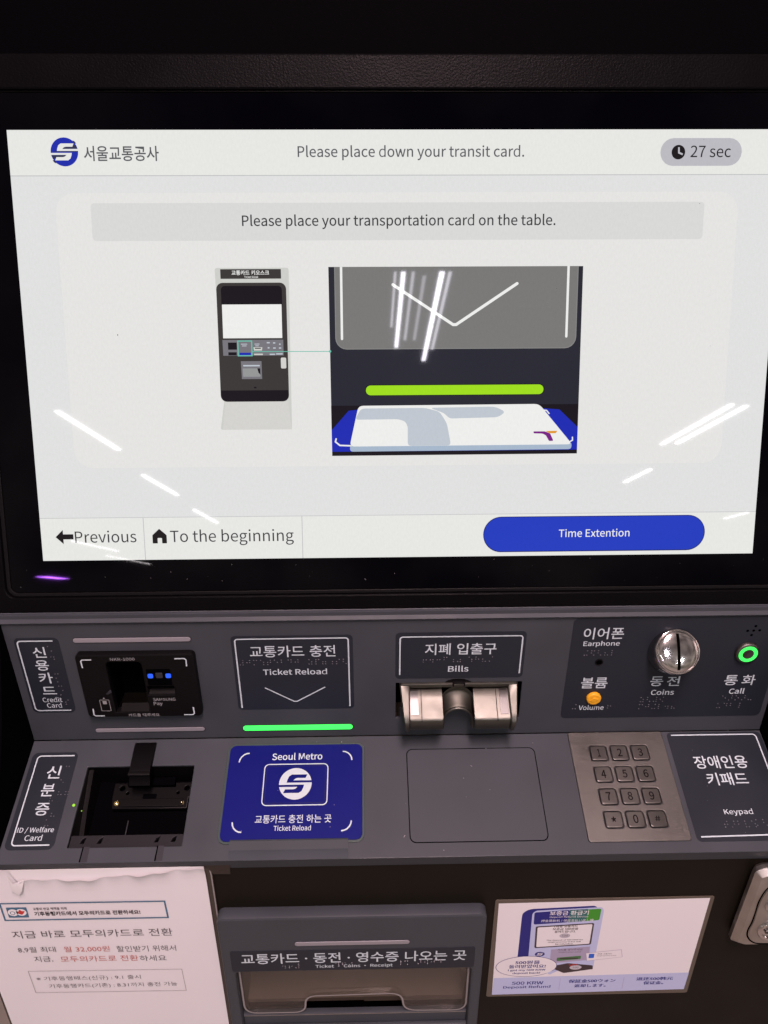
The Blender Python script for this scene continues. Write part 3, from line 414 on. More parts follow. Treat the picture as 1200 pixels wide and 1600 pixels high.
def f(q):                                                         # picture of the kiosk
    q.flat([round_poly([(-145.6, 101.3), (-87.6, 101.3), (-88.3, 228), (-146.2, 228), (-142.4, 205), (-145.4, 112)], 2)], 0.06, L_KSIL)
    q.flat([[(-141.5, 205), (-91, 205), (-88.4, 228), (-144.4, 228)]], 0.07, L_KBASE)
    q.flat([rrect(-141.3, 102.3, -93.7, 109.6, 0.4)], 0.09, L_KDRK)
    q.text('교통카드 키오스크', -132.5, -103, 105.0, 0.12, L_WHITE, hh=3.6, bold=0.02); q.text('Ticket Kiosk', -122.6, -111.6, 108.2, 0.12, L_WHITE, bold=0.02) if 0 else q.text('Ticket kiosk', -122.6, -111.6, 108.2, 0.12, L_WHITE, bold=0.02)
    q.flat([rrect(-145, 112.6, -90, 205.4, 5)], 0.09, L_KDRK)
    q.flat([rrect(-141.4, 115.0, -93.4, 130.5, 3, corners=(1, 1, 0, 0))], 0.12, L_KBLK)
    q.flat([[(-141.0, 129.2), (-94.0, 129.2), (-94.1, 155.3), (-141.1, 155.3)]], 0.15, L_WHITE)
    q.flat([[(-141.8, 156.6), (-93.4, 156.6), (-93.4, 168.9), (-141.6, 168.9)]], 0.12, L_KMID)
    q.flat([[(-137.5, 158.6), (-130.5, 158.6), (-130.5, 164.2), (-137.5, 164.2)]], 0.15, L_KBLK); q.flat([[(-137.5, 166.2), (-130.8, 166.2), (-130.8, 168.6), (-137.5, 168.6)]], 0.15, L_KBLK)
    q.flat([[(-128.6, 166.6), (-119.5, 166.6), (-119.5, 168.7), (-128.6, 168.7)]], 0.15, L_NAVY)
    for a, y, w_ in ((-127.2, 159.6, 5), (-126.4, 161.0, 3.6), (-116.4, 159.6, 4), (-115.8, 161.0, 2.8)): q.flat([[(a, y), (a + w_, y), (a + w_, y + .6), (a, y + .6)]], 0.15, L_PALE)
    q.flat([[(-117.4, 162.4), (-110.2, 162.4), (-110.6, 165), (-117, 165)]], 0.15, L_KSIL); q.flat([[(-116.2, 162.9), (-111.4, 162.9), (-111.4, 163.6), (-116.2, 163.6)]], 0.18, L_KBLK)
    q.flat([[(-117, 167.4), (-110, 167.4), (-110, 168.5), (-117, 168.5)]], 0.15, L_KSIL)
    for a, y, w_ in ((-106.6, 158.4, 2.4), (-106, 162.4, 1.5), (-101.6, 158.6, 1.8), (-101.6, 162.6, 2), (-96.8, 159.6, 1.2), (-97, 162.6, 1.8), (-104.6, 167.5, 4.4), (-99.4, 167.2, 5.2)): q.flat([[(a, y), (a + w_, y), (a + w_, y + 1.0), (a, y + 1.0)]], 0.15, L_PALE)
    q.flat([[(-127.8, 173.3), (-111.3, 173.3), (-111.2, 187.4), (-127.4, 187.4)]], 0.12, L_KMID)
    q.flat([[(-126.5, 179), (-112.5, 179), (-112.5, 185.6), (-126.3, 185.6)]], 0.15, L_ICE); q.flat([[(-114.8, 179), (-112.5, 179), (-112.5, 184), (-114.0, 182.4)]], 0.17, L_KBLK)
    q.flat([[(-126, 176.3), (-112.8, 176.3), (-112.8, 177.4), (-126, 177.4)]], 0.15, L_PALE)
    q.flat([rrect(-95.8, 170.6, -91.5, 179.2, 1)], 0.12, L_KBASE)
    q.flat([rrect(-144.6, 196.4, -90.4, 205.3, 4.5, corners=(0, 0, 1, 1))], 0.12, L_KBLK)
    q.flat([rrect(-118, 193.6, -116, 194.8, .3)], 0.13, L_KBLK)
    q.flat(stroke([(-129.6, 157.5), (-118.6, 157.5), (-118.6, 169), (-129.6, 169)], 0.9, True), 0.21, L_TEAL)
    q.flat(stroke([(-118.4, 165.8), (-56.2, 166.0)], 0.55), 0.22, L_TEAL); q.flat([circle(-56.2, 166, 1.0, 14)], 0.24, L_TEAL)
scr('kiosk_picture', f)
def f(q):                                                         # picture of a card on the reader
    q.flat([[(-56.4, 100.9), (145.2, 101.0), (145.6, 249.6), (-56.0, 250.0)]], 0.06, L_DARK)
    q.flat([rrect(-51.8, 100.95, 141.6, 164.6, 9, corners=(0, 0, 1, 1))], 0.09, L_GREYE); q.flat([rrect(-51.2, 100.95, 141.0, 164.0, 8.5, corners=(0, 0, 1, 1))], 0.11, L_GREY)
    q.flat(stroke([(-46.4, 100.95), (-46.5, 156.3)], 1.9), 0.14, L_WHITE); q.flat([circle(-46.5, 156.3, .95, 12)], 0.14, L_WHITE)
    q.flat(stroke([(133.6, 100.95), (133.6, 155.3)], 1.9), 0.14, L_WHITE); q.flat([circle(133.6, 155.3, .95, 12)], 0.14, L_WHITE)
    q.flat(stroke([(-5.6, 114.6), (42.4, 145.6), (44.8, 145.6), (93.0, 114.1)], 2.3), 0.14, L_WHITE)
    for c_ in ((-5.6, 114.6), (93.0, 114.1)): q.flat([circle(*c_, 1.15, 12)], 0.14, L_WHITE)
    q.flat([rrect(-28.4, 192.6, 117.0, 201.6, 4.4)], 0.09, L_KBLK); q.flat([rrect(-27.8, 193.2, 116.4, 201.0, 3.8)], 0.11, L_LIME)
    q.flat([[(-56.2, 209.2), (145.5, 209.2), (145.6, 249.6), (-56.0, 250.0)]], 0.09, L_KBLK)
    q.flat([[(-56.1, 229), (-42, 213.3), (-34, 212.5), (118, 212.5), (130, 213.5), (145.5, 228), (145.6, 246.4), (-56.0, 246.6)]], 0.11, L_NAVY)
    q.flat(stroke([(-52.4, 235.6), (-53.2, 238.4), (-49.6, 241.4), (-40, 241.8)], 1.2), 0.14, L_WHITE)
    q.flat(stroke([(114, 213.6), (119.5, 214.2), (121.8, 217)], 1.0), 0.14, L_WHITE); q.flat(stroke([(138, 240.6), (141.6, 238.6), (141.4, 235.8)], 1.0), 0.14, L_WHITE)
    q.flat([round_poly([(-41.2, 240.6), (141, 240.2), (140.8, 246), (-41.4, 246.6)], 3)], 0.14, L_PALE2)
    q.flat([round_poly([(-34, 209.4), (113.2, 208.9), (141.4, 242.0), (-41.6, 242.4)], 4)], 0.17, L_WHITE)
    q.flat([round_poly([(-32, 211.6), (20, 211.4), (32, 214.6), (38, 224), (41.5, 242.1), (6, 242.2), (6, 226), (3.6, 222), (-2, 220.4), (-37, 220.6)], 3)], 0.20, L_PALE)
    q.flat([round_poly([(24, 211.4), (77, 210.8), (86, 215), (80, 219.4), (40, 220.2), (36, 216)], 3.5)], 0.20, L_PALE)
    q.flat([round_poly([(109, 231.2), (118.5, 231.2), (123, 233), (125.8, 239.0), (122.2, 239.2), (119.4, 234.4), (116.5, 233.0), (109.4, 232.8)], 1)], 0.20, L_PURP)
    q.flat([round_poly([(119.2, 231.0), (128.8, 230.8), (127.6, 232.8), (122.4, 232.8)], .6)], 0.21, L_ORNG)
scr('card_picture', f)
def f(q):
    q.flat([[(-286.5, 315.6), (-280.2, 309.6), (-280.2, 313.3), (-271.8, 313.3), (-271.8, 317.6), (-280.2, 317.6), (-280.2, 321.6)]], 0.09, L_BLK)
    q.text('Previous', -270.6, -219.9, 315.6, 0.09, L_TXT, bold=0.002)
scr('previous_button', f)
def f(q):
    q.flat([round_poly([(-206.6, 314.8), (-200.7, 309.4), (-194.8, 314.8), (-194.8, 321.8), (-198.8, 321.8), (-198.8, 317.2), (-202.4, 317.2), (-202.4, 321.8), (-206.6, 321.8)], .6)], 0.09, L_BLK)
    q.text('To the beginning', -191.9, -89.3, 317.2, 0.09, L_TXT, bold=0.002)
scr('home_button', f)
def f(q):
    q.flat([rrect(69.2, 302.0, 256.4, 332.4, 15.1, 10)], 0.09, L_BLUED); q.flat([rrect(69.9, 302.7, 255.8, 331.6, 14.4, 10)], 0.11, L_BLUE)
    q.text('Time Extention', 132.8, 192.6, 316.6, 0.14, L_WHITE, bold=0.008)
scr('time_extension_button', f)
b = MB(); r = random.Random(5)                                    # dust on the glass
for i in range(34):
    x = r.uniform(-320, 320); s = r.choice((r.uniform(338, 361), r.uniform(338, 361), r.uniform(-20, 360))); rr = r.uniform(0.15, 0.42)
    b.flat([circle(x, s, rr, 7, rr * r.uniform(0.6, 1.6))], 0.3, DUSTM)
tag(b.build('dust', display), kind='stuff')

# --- control panels
HOLE = [(-4, 77), (109, 77), (109.4, 120), (104, 120), (104, 106), (0, 106), (0, 119), (-4, 119)]
b = MB()
b.plate([[(-337, -1), (337.5, -1), (337.5, 139.2), (-337, 139.2)], HOLE, rrect(-276.5, 40, -180, 104, 3), circle(175.2, 56, 3.2, 20)], -3, 0, GREY, 0.3)
b.profile([(-4, -7), (5.2, 2.6), (6.6, 1.9), (7.0, -0.5), (-2, -8)], -337, 337.5, GREY)
upper = b.build('upper_panel', kiosk, FA)
NOT = []
b = MB()
b.plate([[(-337, 0.6), (337.5, 0.6), (337.5, 110.3), (-337, 110.3)], rrect(-281.6, 26.5, -186, 97.6, 1.0)], -3, 0, GREY, 0.6)
b.profile([(108.5, -0.2), (110.2, -1.2), (110.4, -16), (107, -16)], -337, 337.5, GREY)
lower = b.build('lower_panel', kiosk, FB)
for x in (-265.4, -203.4):
    b = MB(); b.flat([[(x - 3.1, 97.0), (x + 2.9, 97.0), (x + 3.3, 109.4), (x - 3.5, 109.4)]], 0.06, GREYD)  # flat patch with the groove's shade and dark left side painted in
    b.flat([[(x - 3.1, 97.0), (x - 2.1, 97.0), (x - 2.3, 109.4), (x - 3.5, 109.4)]], 0.12, VOID); b.build('finger_groove_shade', kiosk, FB)

# --- signs
def sign(outline, frame, parts, dots=(), h=0.35, film_=PLATE):
    b = MB(); b.plate([outline], -0.05, h, film_, 0.12); o = b.build('sign_plate', kiosk, frame)
    for grp in (parts if isinstance(parts[0], list) else [parts]):
        for name, sel in (('border_line', [g for g in grp if g.__name__ == 'border']), ('lettering', [g for g in grp if g.__name__ != 'border'])):
            for pack in ([[g] for g in sel] if isinstance(parts[0], list) else [sel] if sel else []):
                q = MB()
                for fn in pack: fn(q, h + 0.08)
                q.build(name, o)
    for d in dots:
        w_ = braille(*d[:3], **d[3]); w_.v = [(x, y, z + h * 0.001 - 0.0002) for x, y, z in w_.v]; w_.build('braille', o)
    return o
T = lambda *a, **k: (lambda q, h: q.text(a[0], a[1], a[2], a[3], h, INK, **k))
def LN(P, w, closed=False):
    def border(q, h): q.line(P, w, h, INK, closed)
    return border
arc = lambda cx_, cs, r, a0, a1, n=5: [(cx_ + r * math.cos(math.radians(a0 + (a1 - a0) * i / n)), cs + r * math.sin(math.radians(a0 + (a1 - a0) * i / n))) for i in range(n + 1)]
sign(rrect(-330, 21.8, -292, 105.5, 5), FA, [
    LN([(-297, 25.2)] + arc(-324.2, 28.4, 3.2, 270, 180) + arc(-324.2, 99.8, 3.2, 180, 90) + [(-296, 103)], 1.2),
    T('신', -316.5, -305.2, 37.3, hh=11.5, bold=0.010), T('용', -317, -305.5, 51.5, hh=11.5, bold=0.010), T('카', -317.2, -305.0, 65.6, hh=12, bold=0.010),
    T('드', -317, -304.8, 79.8, hh=8.5, bold=0.010), T('Credit', -319.0, -301.8, 90.4, hh=5.6, bold=0.010), T('Card', -316.4, -303.4, 97.0, hh=5.6, bold=0.010)],
    [(-302.5, 31, 1, dict(seed=2)), (-301.8, 40, 1, dict(seed=3)), (-302, 61, 1, dict(seed=4)), (-301.5, 70, 1, dict(seed=5)), (-301.5, 80, 1, dict(seed=6)), (-299, 91, 1, dict(seed=8))])
sign(rrect(-146, 22.6, -41.4, 105.4, 4), FA, [
    LN([(-143.0, 104.0)] + arc(-140.0, 28.6, 2.6, 180, 270) + arc(-48.0, 28.4, 2.6, 270, 360) + [(-45.6, 104)], 1.2) if 0 else LN([(-142.6, 103.2)] + arc(-140.0, 28.6, 2.6, 180, 270) + arc(-47.9, 28.4, 2.6, 270, 360) + [(-45.3, 102.8)], 1.2),
    T('교통카드 충전', -130.7, -56.7, 39.6, hh=12.6, bold=0.006), T('Ticket Reload', -120.8, -64.7, 62.2, hh=6.6, bold=0.018),
    LN([(-120.5, 80.0), (-95.4, 96.2), (-92.6, 96.2), (-66.9, 80.0)], 1.1)],
    [(-140, 49, 9, dict(seed=11)), (-80, 49, 6, dict(seed=12))])
sign(rrect(-4.5, 21.2, 108.6, 71.8, 4), FA, [
    LN([(-0.6, 67.5)] + arc(2.0, 28.4, 2.6, 180, 270) + arc(102.8, 28.4, 2.6, 270, 360) + [(105.4, 67.2)], 1.2),
    T('지폐 입출구', 21.1, 83.5, 39.4, hh=12.4, bold=0.008), T('Bills', 42.0, 60.2, 61.2, hh=6.8, bold=0.02)],
    [(20, 48.5, 4, dict(seed=13)), (44, 48.5, 2, dict(seed=14)), (60, 48.5, 4, dict(seed=15))])
cs_ = sign(rrect(147.8, 8.4, 332.8, 121.2, 5), FA, [
    [T('이어폰', 157.7, 192.7, 24.6, hh=12.4, bold=0.008), T('Earphone', 158.8, 190.6, 36.0, hh=6.8, bold=0.018)],
    [T('볼륨', 162.2, 185.9, 79.6, hh=12.4, bold=0.008), T('Volume', 163.4, 186.4, 108.6, hh=5.8, bold=0.018)],
    [T('동', 224.4, 236.0, 78.7, hh=11.2, bold=0.008), T('전', 239.5, 251.1, 78.7, hh=11.2, bold=0.008), T('Coins', 227.1, 248.2, 91.6, hh=6.2, bold=0.02)],
    [T('통', 291.5, 303.5, 78.6, hh=11.6, bold=0.008), T('화', 307.4, 319.5, 78.6, hh=11.6, bold=0.008), T('Call', 298.3, 312.4, 91.3, hh=6.4, bold=0.02)]],
    [(161, 43.2, 5, dict(seed=16)), (219, 97.5, 4, dict(seed=17)), (219, 106, 6, dict(seed=18)), (294, 97, 5, dict(seed=19)), (291, 106, 4, dict(seed=20)), (158, 105, 1, dict(seed=21)), (190, 107, 1, dict(seed=22))])
b = MB()
for dx, ds in ((0, 0), (-5.2, 0.2), (5.2, -0.2), (0.8, -4.8), (-0.8, 4.8)): b.flat([circle(305.2 + dx, 23.5 + ds, 1.25, 14)], 0.46, VOID)
b.build('speaker_hole', kiosk, FA)
sign(rrect(-333.8, 12.4, -292.8, 98.8, 5), FB, [
    LN([(-295.8, 15.8)] + arc(-325.4, 19.0, 3.2, 270, 180) + arc(-325.4, 92.0, 3.2, 180, 90) + [(-296.6, 95.0)], 1.1),
    T('신', -316.6, -304.2, 31.2, hh=11.8, bold=0.008), T('분', -317.0, -305.4, 47.6, hh=11.2, bold=0.008), T('증', -317.2, -305.4, 64.6, hh=11.0, bold=0.008),
    T('ID / Welfare', -327.0, -296.2, 82.6, hh=5.4, bold=0.012), T('Card', -319.0, -304.4, 88.9, hh=5.0, bold=0.012)],
    [(-300.5, 26, 1, dict(seed=31)), (-302, 36, 1, dict(seed=32)), (-301, 47, 2, dict(seed=33)), (-307, 55, 1, dict(seed=34)), (-302, 66, 1, dict(seed=35)), (-305, 74, 1, dict(seed=36))])
sign(rrect(248.6, 2.0, 336.6, 101.6, 4), FB, [
    LN([(252.6, 4.6)] + arc(328.4, 7.8, 3.2, 270, 360) + arc(331.6, 96, 0.5, 0, 90) + [(252.6, 97.6)], 1.1),
    T('장애인용', 266.2, 314.6, 31.4, hh=12.2, bold=0.008), T('키패드', 273.0, 309.7, 47.3, hh=11.6, bold=0.008), T('Keypad', 278.8, 303.9, 77.2, hh=6.0, bold=0.008)],
    [(276, 85, 5, dict(seed=41)), (304, 84, 2, dict(seed=42))])

# --- light bars
def bar(x0, x1, s0, s1, frame, m, label=None):
    b = MB(); b.rbox(x0 - .8, x1 + .8, s0 - .8, s1 + .8, -0.5, 0.25, GREYD, (s1 - s0) / 2 + .7, 0.1); b.rbox(x0, x1, s0, s1, 0.0, 0.9, m, (s1 - s0) / 2 - .01, 0.35)
    o = b.build('light_bar', kiosk, frame); tag(o, label); return o
bar(-279.7, -179.8, 22.9, 27.3, FA, BARDULL); bar(-278.6, -179.1, 125.7, 129.9, FA, BARDULL)
bar(-143.9, -43.4, 124.8, 130.6, FA, BARLIT, 'light bar glowing green')
# --- card reader
b = MB()
b.plate([rrect(-279.4, 36.8, -177.6, 107.0, 4), rrect(-254, 44.8, -224, 101.4, 4, corners=(1, 1, 0, 0)), rrect(-222.2, 72.2, -199, 81.4, .6)], -2, 6, BLACKI, 1.2)
b.box(-256, -222, 43, 103, -24, -22, VOID); b.box(-256, -254.02, 43, 103, -22, 3, BLACKM); b.box(-223.98, -222.3, 43, 103, -22, 3, BLACKM)
b.profile([(97.4, -2), (101.3, 4.8), (103, 4.8), (103, -2)], -250, -225, BLACKI)
b.box(-222.6, -198.6, 71.8, 82, -3, -1.6, VOID); b.profile([(77.4, -1.6), (81.4, 4.8), (82, -1.6)], -222, -199.2, BLACKI)
rd = b.build('card_reader', kiosk, FA)
q = MB(); hh_ = 6.1
for P in ([(-274.4, 50.2), (-274.6, 43.0), (-273.2, 41.6), (-265.4, 41.6)], [(-194.6, 41.4), (-186.2, 41.4), (-184.8, 42.8), (-185, 49.8)],
          [(-273.6, 96.6), (-274, 103.6), (-272.6, 105), (-264.6, 105)], [(-194, 105), (-186, 105), (-184.6, 103.6), (-184.8, 96.4)]): q.line(P, 1.15, hh_, INK)
q.text('NKR-1000', -249.4, -228.5, 41.3, hh_, INKG, hh=3.0, bold=0.004) ; q.text('카드를 대주세요', -243.5, -215.8, 104.6, hh_, INKG, hh=3.6, bold=0.01)
q.text('SAMSUNG', -219.0, -199.4, 86.8, hh_, INKG, hh=3.3, bold=0.012); q.text('Pay', -219.2, -211.4, 92.0, hh_, INKG, bold=0.012)
q.text('QR SCAN', -215.2, -204.2, 66.5, hh_, INKG, hh=1.5, bold=0.01)
q.flat([[(-217, 66.5), (-215.8, 65.8), (-215.8, 67.2)]], hh_, INKG); q.flat([[(-202.4, 66.5), (-203.6, 65.8), (-203.6, 67.2)]], hh_, INKG)
q.line(rrect(-266.2, 86.5, -258.0, 99.2, .6), 0.5, hh_, INKG, True); q.flat([rrect(-263.8, 87.6, -260.4, 91.4, .3)], hh_, INKG); q.flat([[(-262.1, 83.6), (-261, 85.2), (-263.2, 85.2)]], hh_, INKG)
q.build('lettering', rd)
for x in (-217.6, -202.1):
    q = MB(); q.rbox(x - 2.3, x + 2.3, 57.6, 62.2, 5.9, 6.7, LEDBLUE, 1.2, .2); q.build('indicator_lamp', rd)
q = MB(); q.rbox(-213, -207, 56.6, 62.4, 5.9, 6.5, GREYD, .8, .2); q.build('scanner_window', rd)
q = MB(); q.rbox(-220.8, -199.8, 52.6, 70.6, 5.9, 6.12, BLACKM, 1, .05) ; q.build('scanner_panel', rd)
q = MB(); q.plate([[(-259.4, 79.8), (-255.2, 75.2), (-254.1, 75.6), (-254.1, 78), (-257.6, 80.4)]], 5.8, 6.4, GREYD, .2); q.build('insert_lever', rd)

# --- bill slot
bill = empty('bill_slot', FA, kiosk)
b = MB(); b.box(-5, 110, 76, 121, -26, -24, VOID); b.box(-5, -4.02, 76, 121, -24, -3.2, BLACKM); b.box(109.45, 110.5, 76, 121, -24, -3.2, BLACKM); b.box(-5, 110, 75.4, 76.9, -24, -3.2, BLACKM)
b.build('slot_cavity', bill)
JAW = [(82.5, -10), (84.2, 1.5), (88, 8), (94, 17), (97.2, 22.4), (98.6, 24.2), (100, 24.8), (109, 24.2), (110.6, 23.4), (111.2, 21.5), (113.2, 4), (113, -10)]
CHK = [(77.6, -10), (77.6, 1.8), (79.4, 4.2), (86, 11.5), (94, 21.5), (99, 26.6), (101, 27.2), (109.4, 26.6), (111.4, 25.4), (112.2, 22), (114.6, 3), (114.6, -10)]
def curved(b, P, x0, x1, m, rim=1.4):                             # a jaw or a cheek with rounded side edges
    b.profile([(s + 0.0, h - rim) if h > 0 else (s, h) for s, h in P], x0, x1, m)
    b.profile(P, x0 + rim * (1 if x1 - x0 > 4 else .4), x1 - rim * (1 if x1 - x0 > 4 else .4), m)
    return b
for sg, xc in ((1, 52.2 - 53), (-1, 52.2 + 53)):                     # wedge-shaped cheeks, narrower towards the lip
    b = MB(); m_ = len(CHK); v = []
    for k_, (ox, dh) in enumerate(((0.0, 2.2), (1.3, 0.0), (-1.2, 0.0), (0.0, 1.2))):
        for s, h in CHK:
            t = min(1, max(0, (s - 78) / 33)); w_ = 9.2 - 5.0 * t
            x = (4.6 * t + ox) if k_ < 2 else (9.2 - 0.6 * t + ox)
            v.append((xc + sg * x, s, h - (dh if h > 0 else 0)))
    f = [(i * m_ + j, i * m_ + (j + 1) % m_, (i + 1) * m_ + (j + 1) % m_, (i + 1) * m_ + j) for i in range(3) for j in range(m_)]
    f += [tuple(range(m_)), tuple(range(4 * m_ - 1, 3 * m_ - 1, -1))]
    b.add(v, f, NICKEL).build('slot_cheek', bill, smooth=32)
for x0, x1 in ((8.0, 37.2), (65.2, 96.4)):
    b = MB(); curved(b, JAW, x0, x1, NICKEL, .7); j = b.build('slot_jaw', bill, smooth=50)
    mx0, mx1 = ((8.6, 15.6) if x0 < 50 else (88.2, 95.2))
    q = MB(); q.profile([(83.6, 1.5), (84.2, 3.4), (88, 9.6), (94, 18.7), (95.6, 20.8), (96.4, 20.6), (96, 14), (86, 0)], mx0, mx1, MIRROR); q.build('mirror_strip', j, smooth=50)
    gx = 18.4 if x0 < 50 else 85.2
    q = MB(); q.profile([(83.4, 1), (88, 8.25), (94, 17.25), (97.2, 22.65), (98.6, 24.45), (100, 25.05), (100, 23), (88, 5)], gx - .35, gx + .35, BLACKI); q.build('seam', j, smooth=50)
b = MB(); a0 = []; rings = []                                     # the scooped middle with its arched rim
def archpts(top, half, leg, h, n=16):
    P = [(51.3 - half, top + half + leg)]
    for i in range(n + 1):
        a = math.pi + math.pi * i / n; P.append((51.3 + half * math.cos(a), top + half + half * math.sin(a)))
    P.append((51.3 + half, top + half + leg)); return [(x, s, h) for x, s in P]
rings = [archpts(79.6, 14.2, 18, 2.4), archpts(82.6, 13.9, 14, 2.2), archpts(84.2, 13.4, 13, 0.6), archpts(86.5, 13.0, 12, 1.4), archpts(90, 12.9, 9, 5.0), archpts(93.0, 13.0, 8.4, 10.0), archpts(94.4, 13.2, 8.2, 13.2), archpts(96.2, 13.0, 8.0, 14.0), archpts(97.6, 12.2, 8.0, 13.0), archpts(98, 11.8, 8, 9)]
n = len(rings[0]); v = [p for r_ in rings for p in r_]
b.add(v, [(i * n + j, i * n + j + 1, (i + 1) * n + j + 1, (i + 1) * n + j) for i in range(len(rings) - 1) for j in range(n - 1)], SCOOP)
b.build('slot_scoop', bill, smooth=80)
b = MB(); rim = [(x, s + 0.4, h + 13.6) for x, s, h in archpts(94.6, 13.4, 9, 0)]; v = []; nn = 8
for i, (x, s, h) in enumerate(rim):
    d_ = Vector((x - 51.3, s - 108, 0)).normalized() if i not in (0, len(rim) - 1) else Vector((1 if x > 51.3 else -1, 0, 0))
    for k_ in range(nn):
        a = 2 * math.pi * k_ / nn; v.append((x + d_.x * 1.5 * math.cos(a), s + d_.y * 1.5 * math.cos(a), h + 1.5 * math.sin(a)))
b.add(v, [(i * nn + j, i * nn + (j + 1) % nn, (i + 1) * nn + (j + 1) % nn, (i + 1) * nn + j) for i in range(len(rim) - 1) for j in range(nn)], NICKEL); b.build('scoop_rim', bill, smooth=80)
b = MB(); b.rbox(0.4, 104, 76.8, 80.8, -6, 2.6, NICKEL, .8, .8); b.rbox(46.4, 57.6, 74.9, 79.4, -4, 3.4, BLACKI, 1, .5); b.rbox(47.6, 56.4, 76.0, 78.8, 3.2, 3.8, NICKEL, .6, .2)
b.build('slot_rail', bill)
b = MB(); b.plate([[(38, 79.6), (39.6, 76.6), (42.6, 74.4), (46, 73.2), (51, 72.8), (57, 73.4), (61, 74.8), (64, 77), (65.4, 79.6)]], -.02, .3, BLACKI, .05); b.build('thumb_relief', bill)
b = MB(); b.box(36.8, 65.6, 98.5, 106.3, -9, -7, VOID); b.build('slot_mouth', bill)

# --- coin slot, leaning up towards the customer
coin = empty('coin_slot', FA, kiosk); TL_ = math.radians(33.6)
b = MB(); b.lathe([(20.6, -16), (20.8, 2), (20.7, 8), (20.2, 12), (19.6, 14.2), (18.9, 15.2)], COLLAR, (237, 44, 0), TL_, 56, False)
b.build('coin_collar', coin, smooth=60)
b = MB(); b.lathe([(18.9, 15.2), (18.3, 15.5), (17.7, 15.1)] + [(17.6 * math.cos(math.radians(a)) , 14.9 + 3.8 * math.sin(math.radians(a))) for a in range(0, 90, 9)] + [(0.2, 18.7)], CHROME, (237, 44, 0), TL_, 56, False)
b.build('coin_dome', coin, smooth=60)
b = MB(); n = 14; v = []
for i in range(n + 1):
    y = -15.6 + 31.2 * i / n; z = 14.9 + 3.8 * math.sqrt(max(0, 1 - (y / 17.6) ** 2)) + .12
    for x in (-1.25, 1.25):
        v.append((237 - 0.4 + x, 44 - (y * math.cos(TL_) + z * math.sin(TL_)) , z * math.cos(TL_) - y * math.sin(TL_)))
v = [(x, 44 - (-(s - 44)) if 0 else s, h) for x, s, h in v]
b.add(v, [(2 * i, 2 * i + 1, 2 * i + 3, 2 * i + 2) for i in range(n)], VOID); b.build('coin_opening', coin)

# --- earphone jack, volume knob, call button
b = MB(); b.lathe([(3.6, -3), (3.6, .5), (3.1, .75), (2.6, .5), (2.3, -1), (2.2, -7)], BLACKI, (175.2, 56, .3), 0, 24, False); b.lathe([(2.3, -6.6), (2.29, -6.5)], VOID, (175.2, 56, 0), 0, 24); b.flat([circle(175.2, 56, 2.7, 20)], 0.5, VOID); b.build('earphone_jack', kiosk, FA)
b = MB(); r = random.Random(3); n = 36
b.lathe([(6.6, 0.2), (6.6, 2.2), (6.1, 3.0), (5.2, 3.3), (0.1, 3.4)], ORANGE, (175.4, 96.6, .3), 0, n); b.plate([[(171.4, 97.8), (174.4, 93.8), (179.2, 95.6), (175.8, 98.8)]], 3.5, 4.3, ORANGE, .3); b.build('volume_knob', kiosk, FA, smooth=60)
b = MB(); b.lathe([(10.6, 0), (10.6, 2.2), (9.9, 3.2), (8.2, 3.4)], STEEL, (304.2, 46.6, .35), 0, 40, False); cb = b.build('call_button', kiosk, FA, smooth=50)
q = MB(); q.lathe([(8.3, 3.35), (8.0, 4.0), (5.2, 3.9), (4.9, 3.3)], RINGLIT, (304.2, 46.6, .35), 0, 40, False); q.build('lit_ring', cb, smooth=50)
q = MB(); q.lathe([(5.0, 3.2), (4.8, 3.8), (3.2, 3.7), (.1, 3.3)], STEEL, (304.2, 46.6, .35), 0, 40); q.build('push_cap', cb, smooth=50)

# --- identity card scanner in the lower panel
ids = empty('identity_card_scanner', FB, kiosk)
b = MB()
b.box(-284, -184, 24, 99, -34, -32, BLACKM)
b.box(-284, -281.65, 24, 99, -32, -.8, BLACKI); b.box(-185.95, -184, 24, 99, -32, -.8, BLACKI); b.box(-281.6, -186, 24, 26.45, -32, -.8, BLACKI); b.box(-281.6, -186, 97.65, 99, -32, -.8, BLACKI)
b.profile([(26.6, -6), (26.6, -32), (97, -32), (97, -26), (60, -14)], -281.5, -277.6, BLACKI)
b.build('scanner_well', ids)
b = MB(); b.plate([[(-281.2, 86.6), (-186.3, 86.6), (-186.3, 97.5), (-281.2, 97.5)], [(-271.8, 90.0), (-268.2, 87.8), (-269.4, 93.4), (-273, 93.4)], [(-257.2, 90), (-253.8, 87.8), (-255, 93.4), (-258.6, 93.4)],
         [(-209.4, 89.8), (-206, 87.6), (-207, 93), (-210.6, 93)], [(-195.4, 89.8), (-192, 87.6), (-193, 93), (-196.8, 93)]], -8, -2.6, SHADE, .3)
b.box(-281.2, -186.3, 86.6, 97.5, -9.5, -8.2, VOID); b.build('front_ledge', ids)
b = MB(); b.plate([[(-262, 31), (-188, 31), (-188, 45), (-193, 45), (-193, 55), (-260, 55), (-262, 45)], circle(-254.4, 36.0, 2.5, 16), circle(-195.6, 36.4, 2.5, 16), circle(-248.8, 40.6, 1.4, 12), circle(-203.2, 40.6, 1.4, 12)], -30, -25, BLACKI, .5)
b.rbox(-254, -197, 46.5, 53.5, -25, -23.4, BLACKI, 1.5, .5); b.rbox(-234, -222, 42, 47, -25, -23.8, BLACKM, .4, .2); b.rbox(-249, -206, 28, 35.5, -25, -20, BLACKM, .6, .4); b.build('sensor_block', ids)
b = MB(); b.box(-245.4, -244.6, 63, 78, -32.1, -31.2, GREYD); b.build('guide_rib', ids)
for x in (-256.8, -198.3):
    b = MB(); b.lathe([(2.1, -25), (2.1, -24.2), (1.2, -23.6), (.1, -23.3)], BRASS, (x, 50.1, 0), 0, 18); b.build('contact_pin', ids, smooth=60)
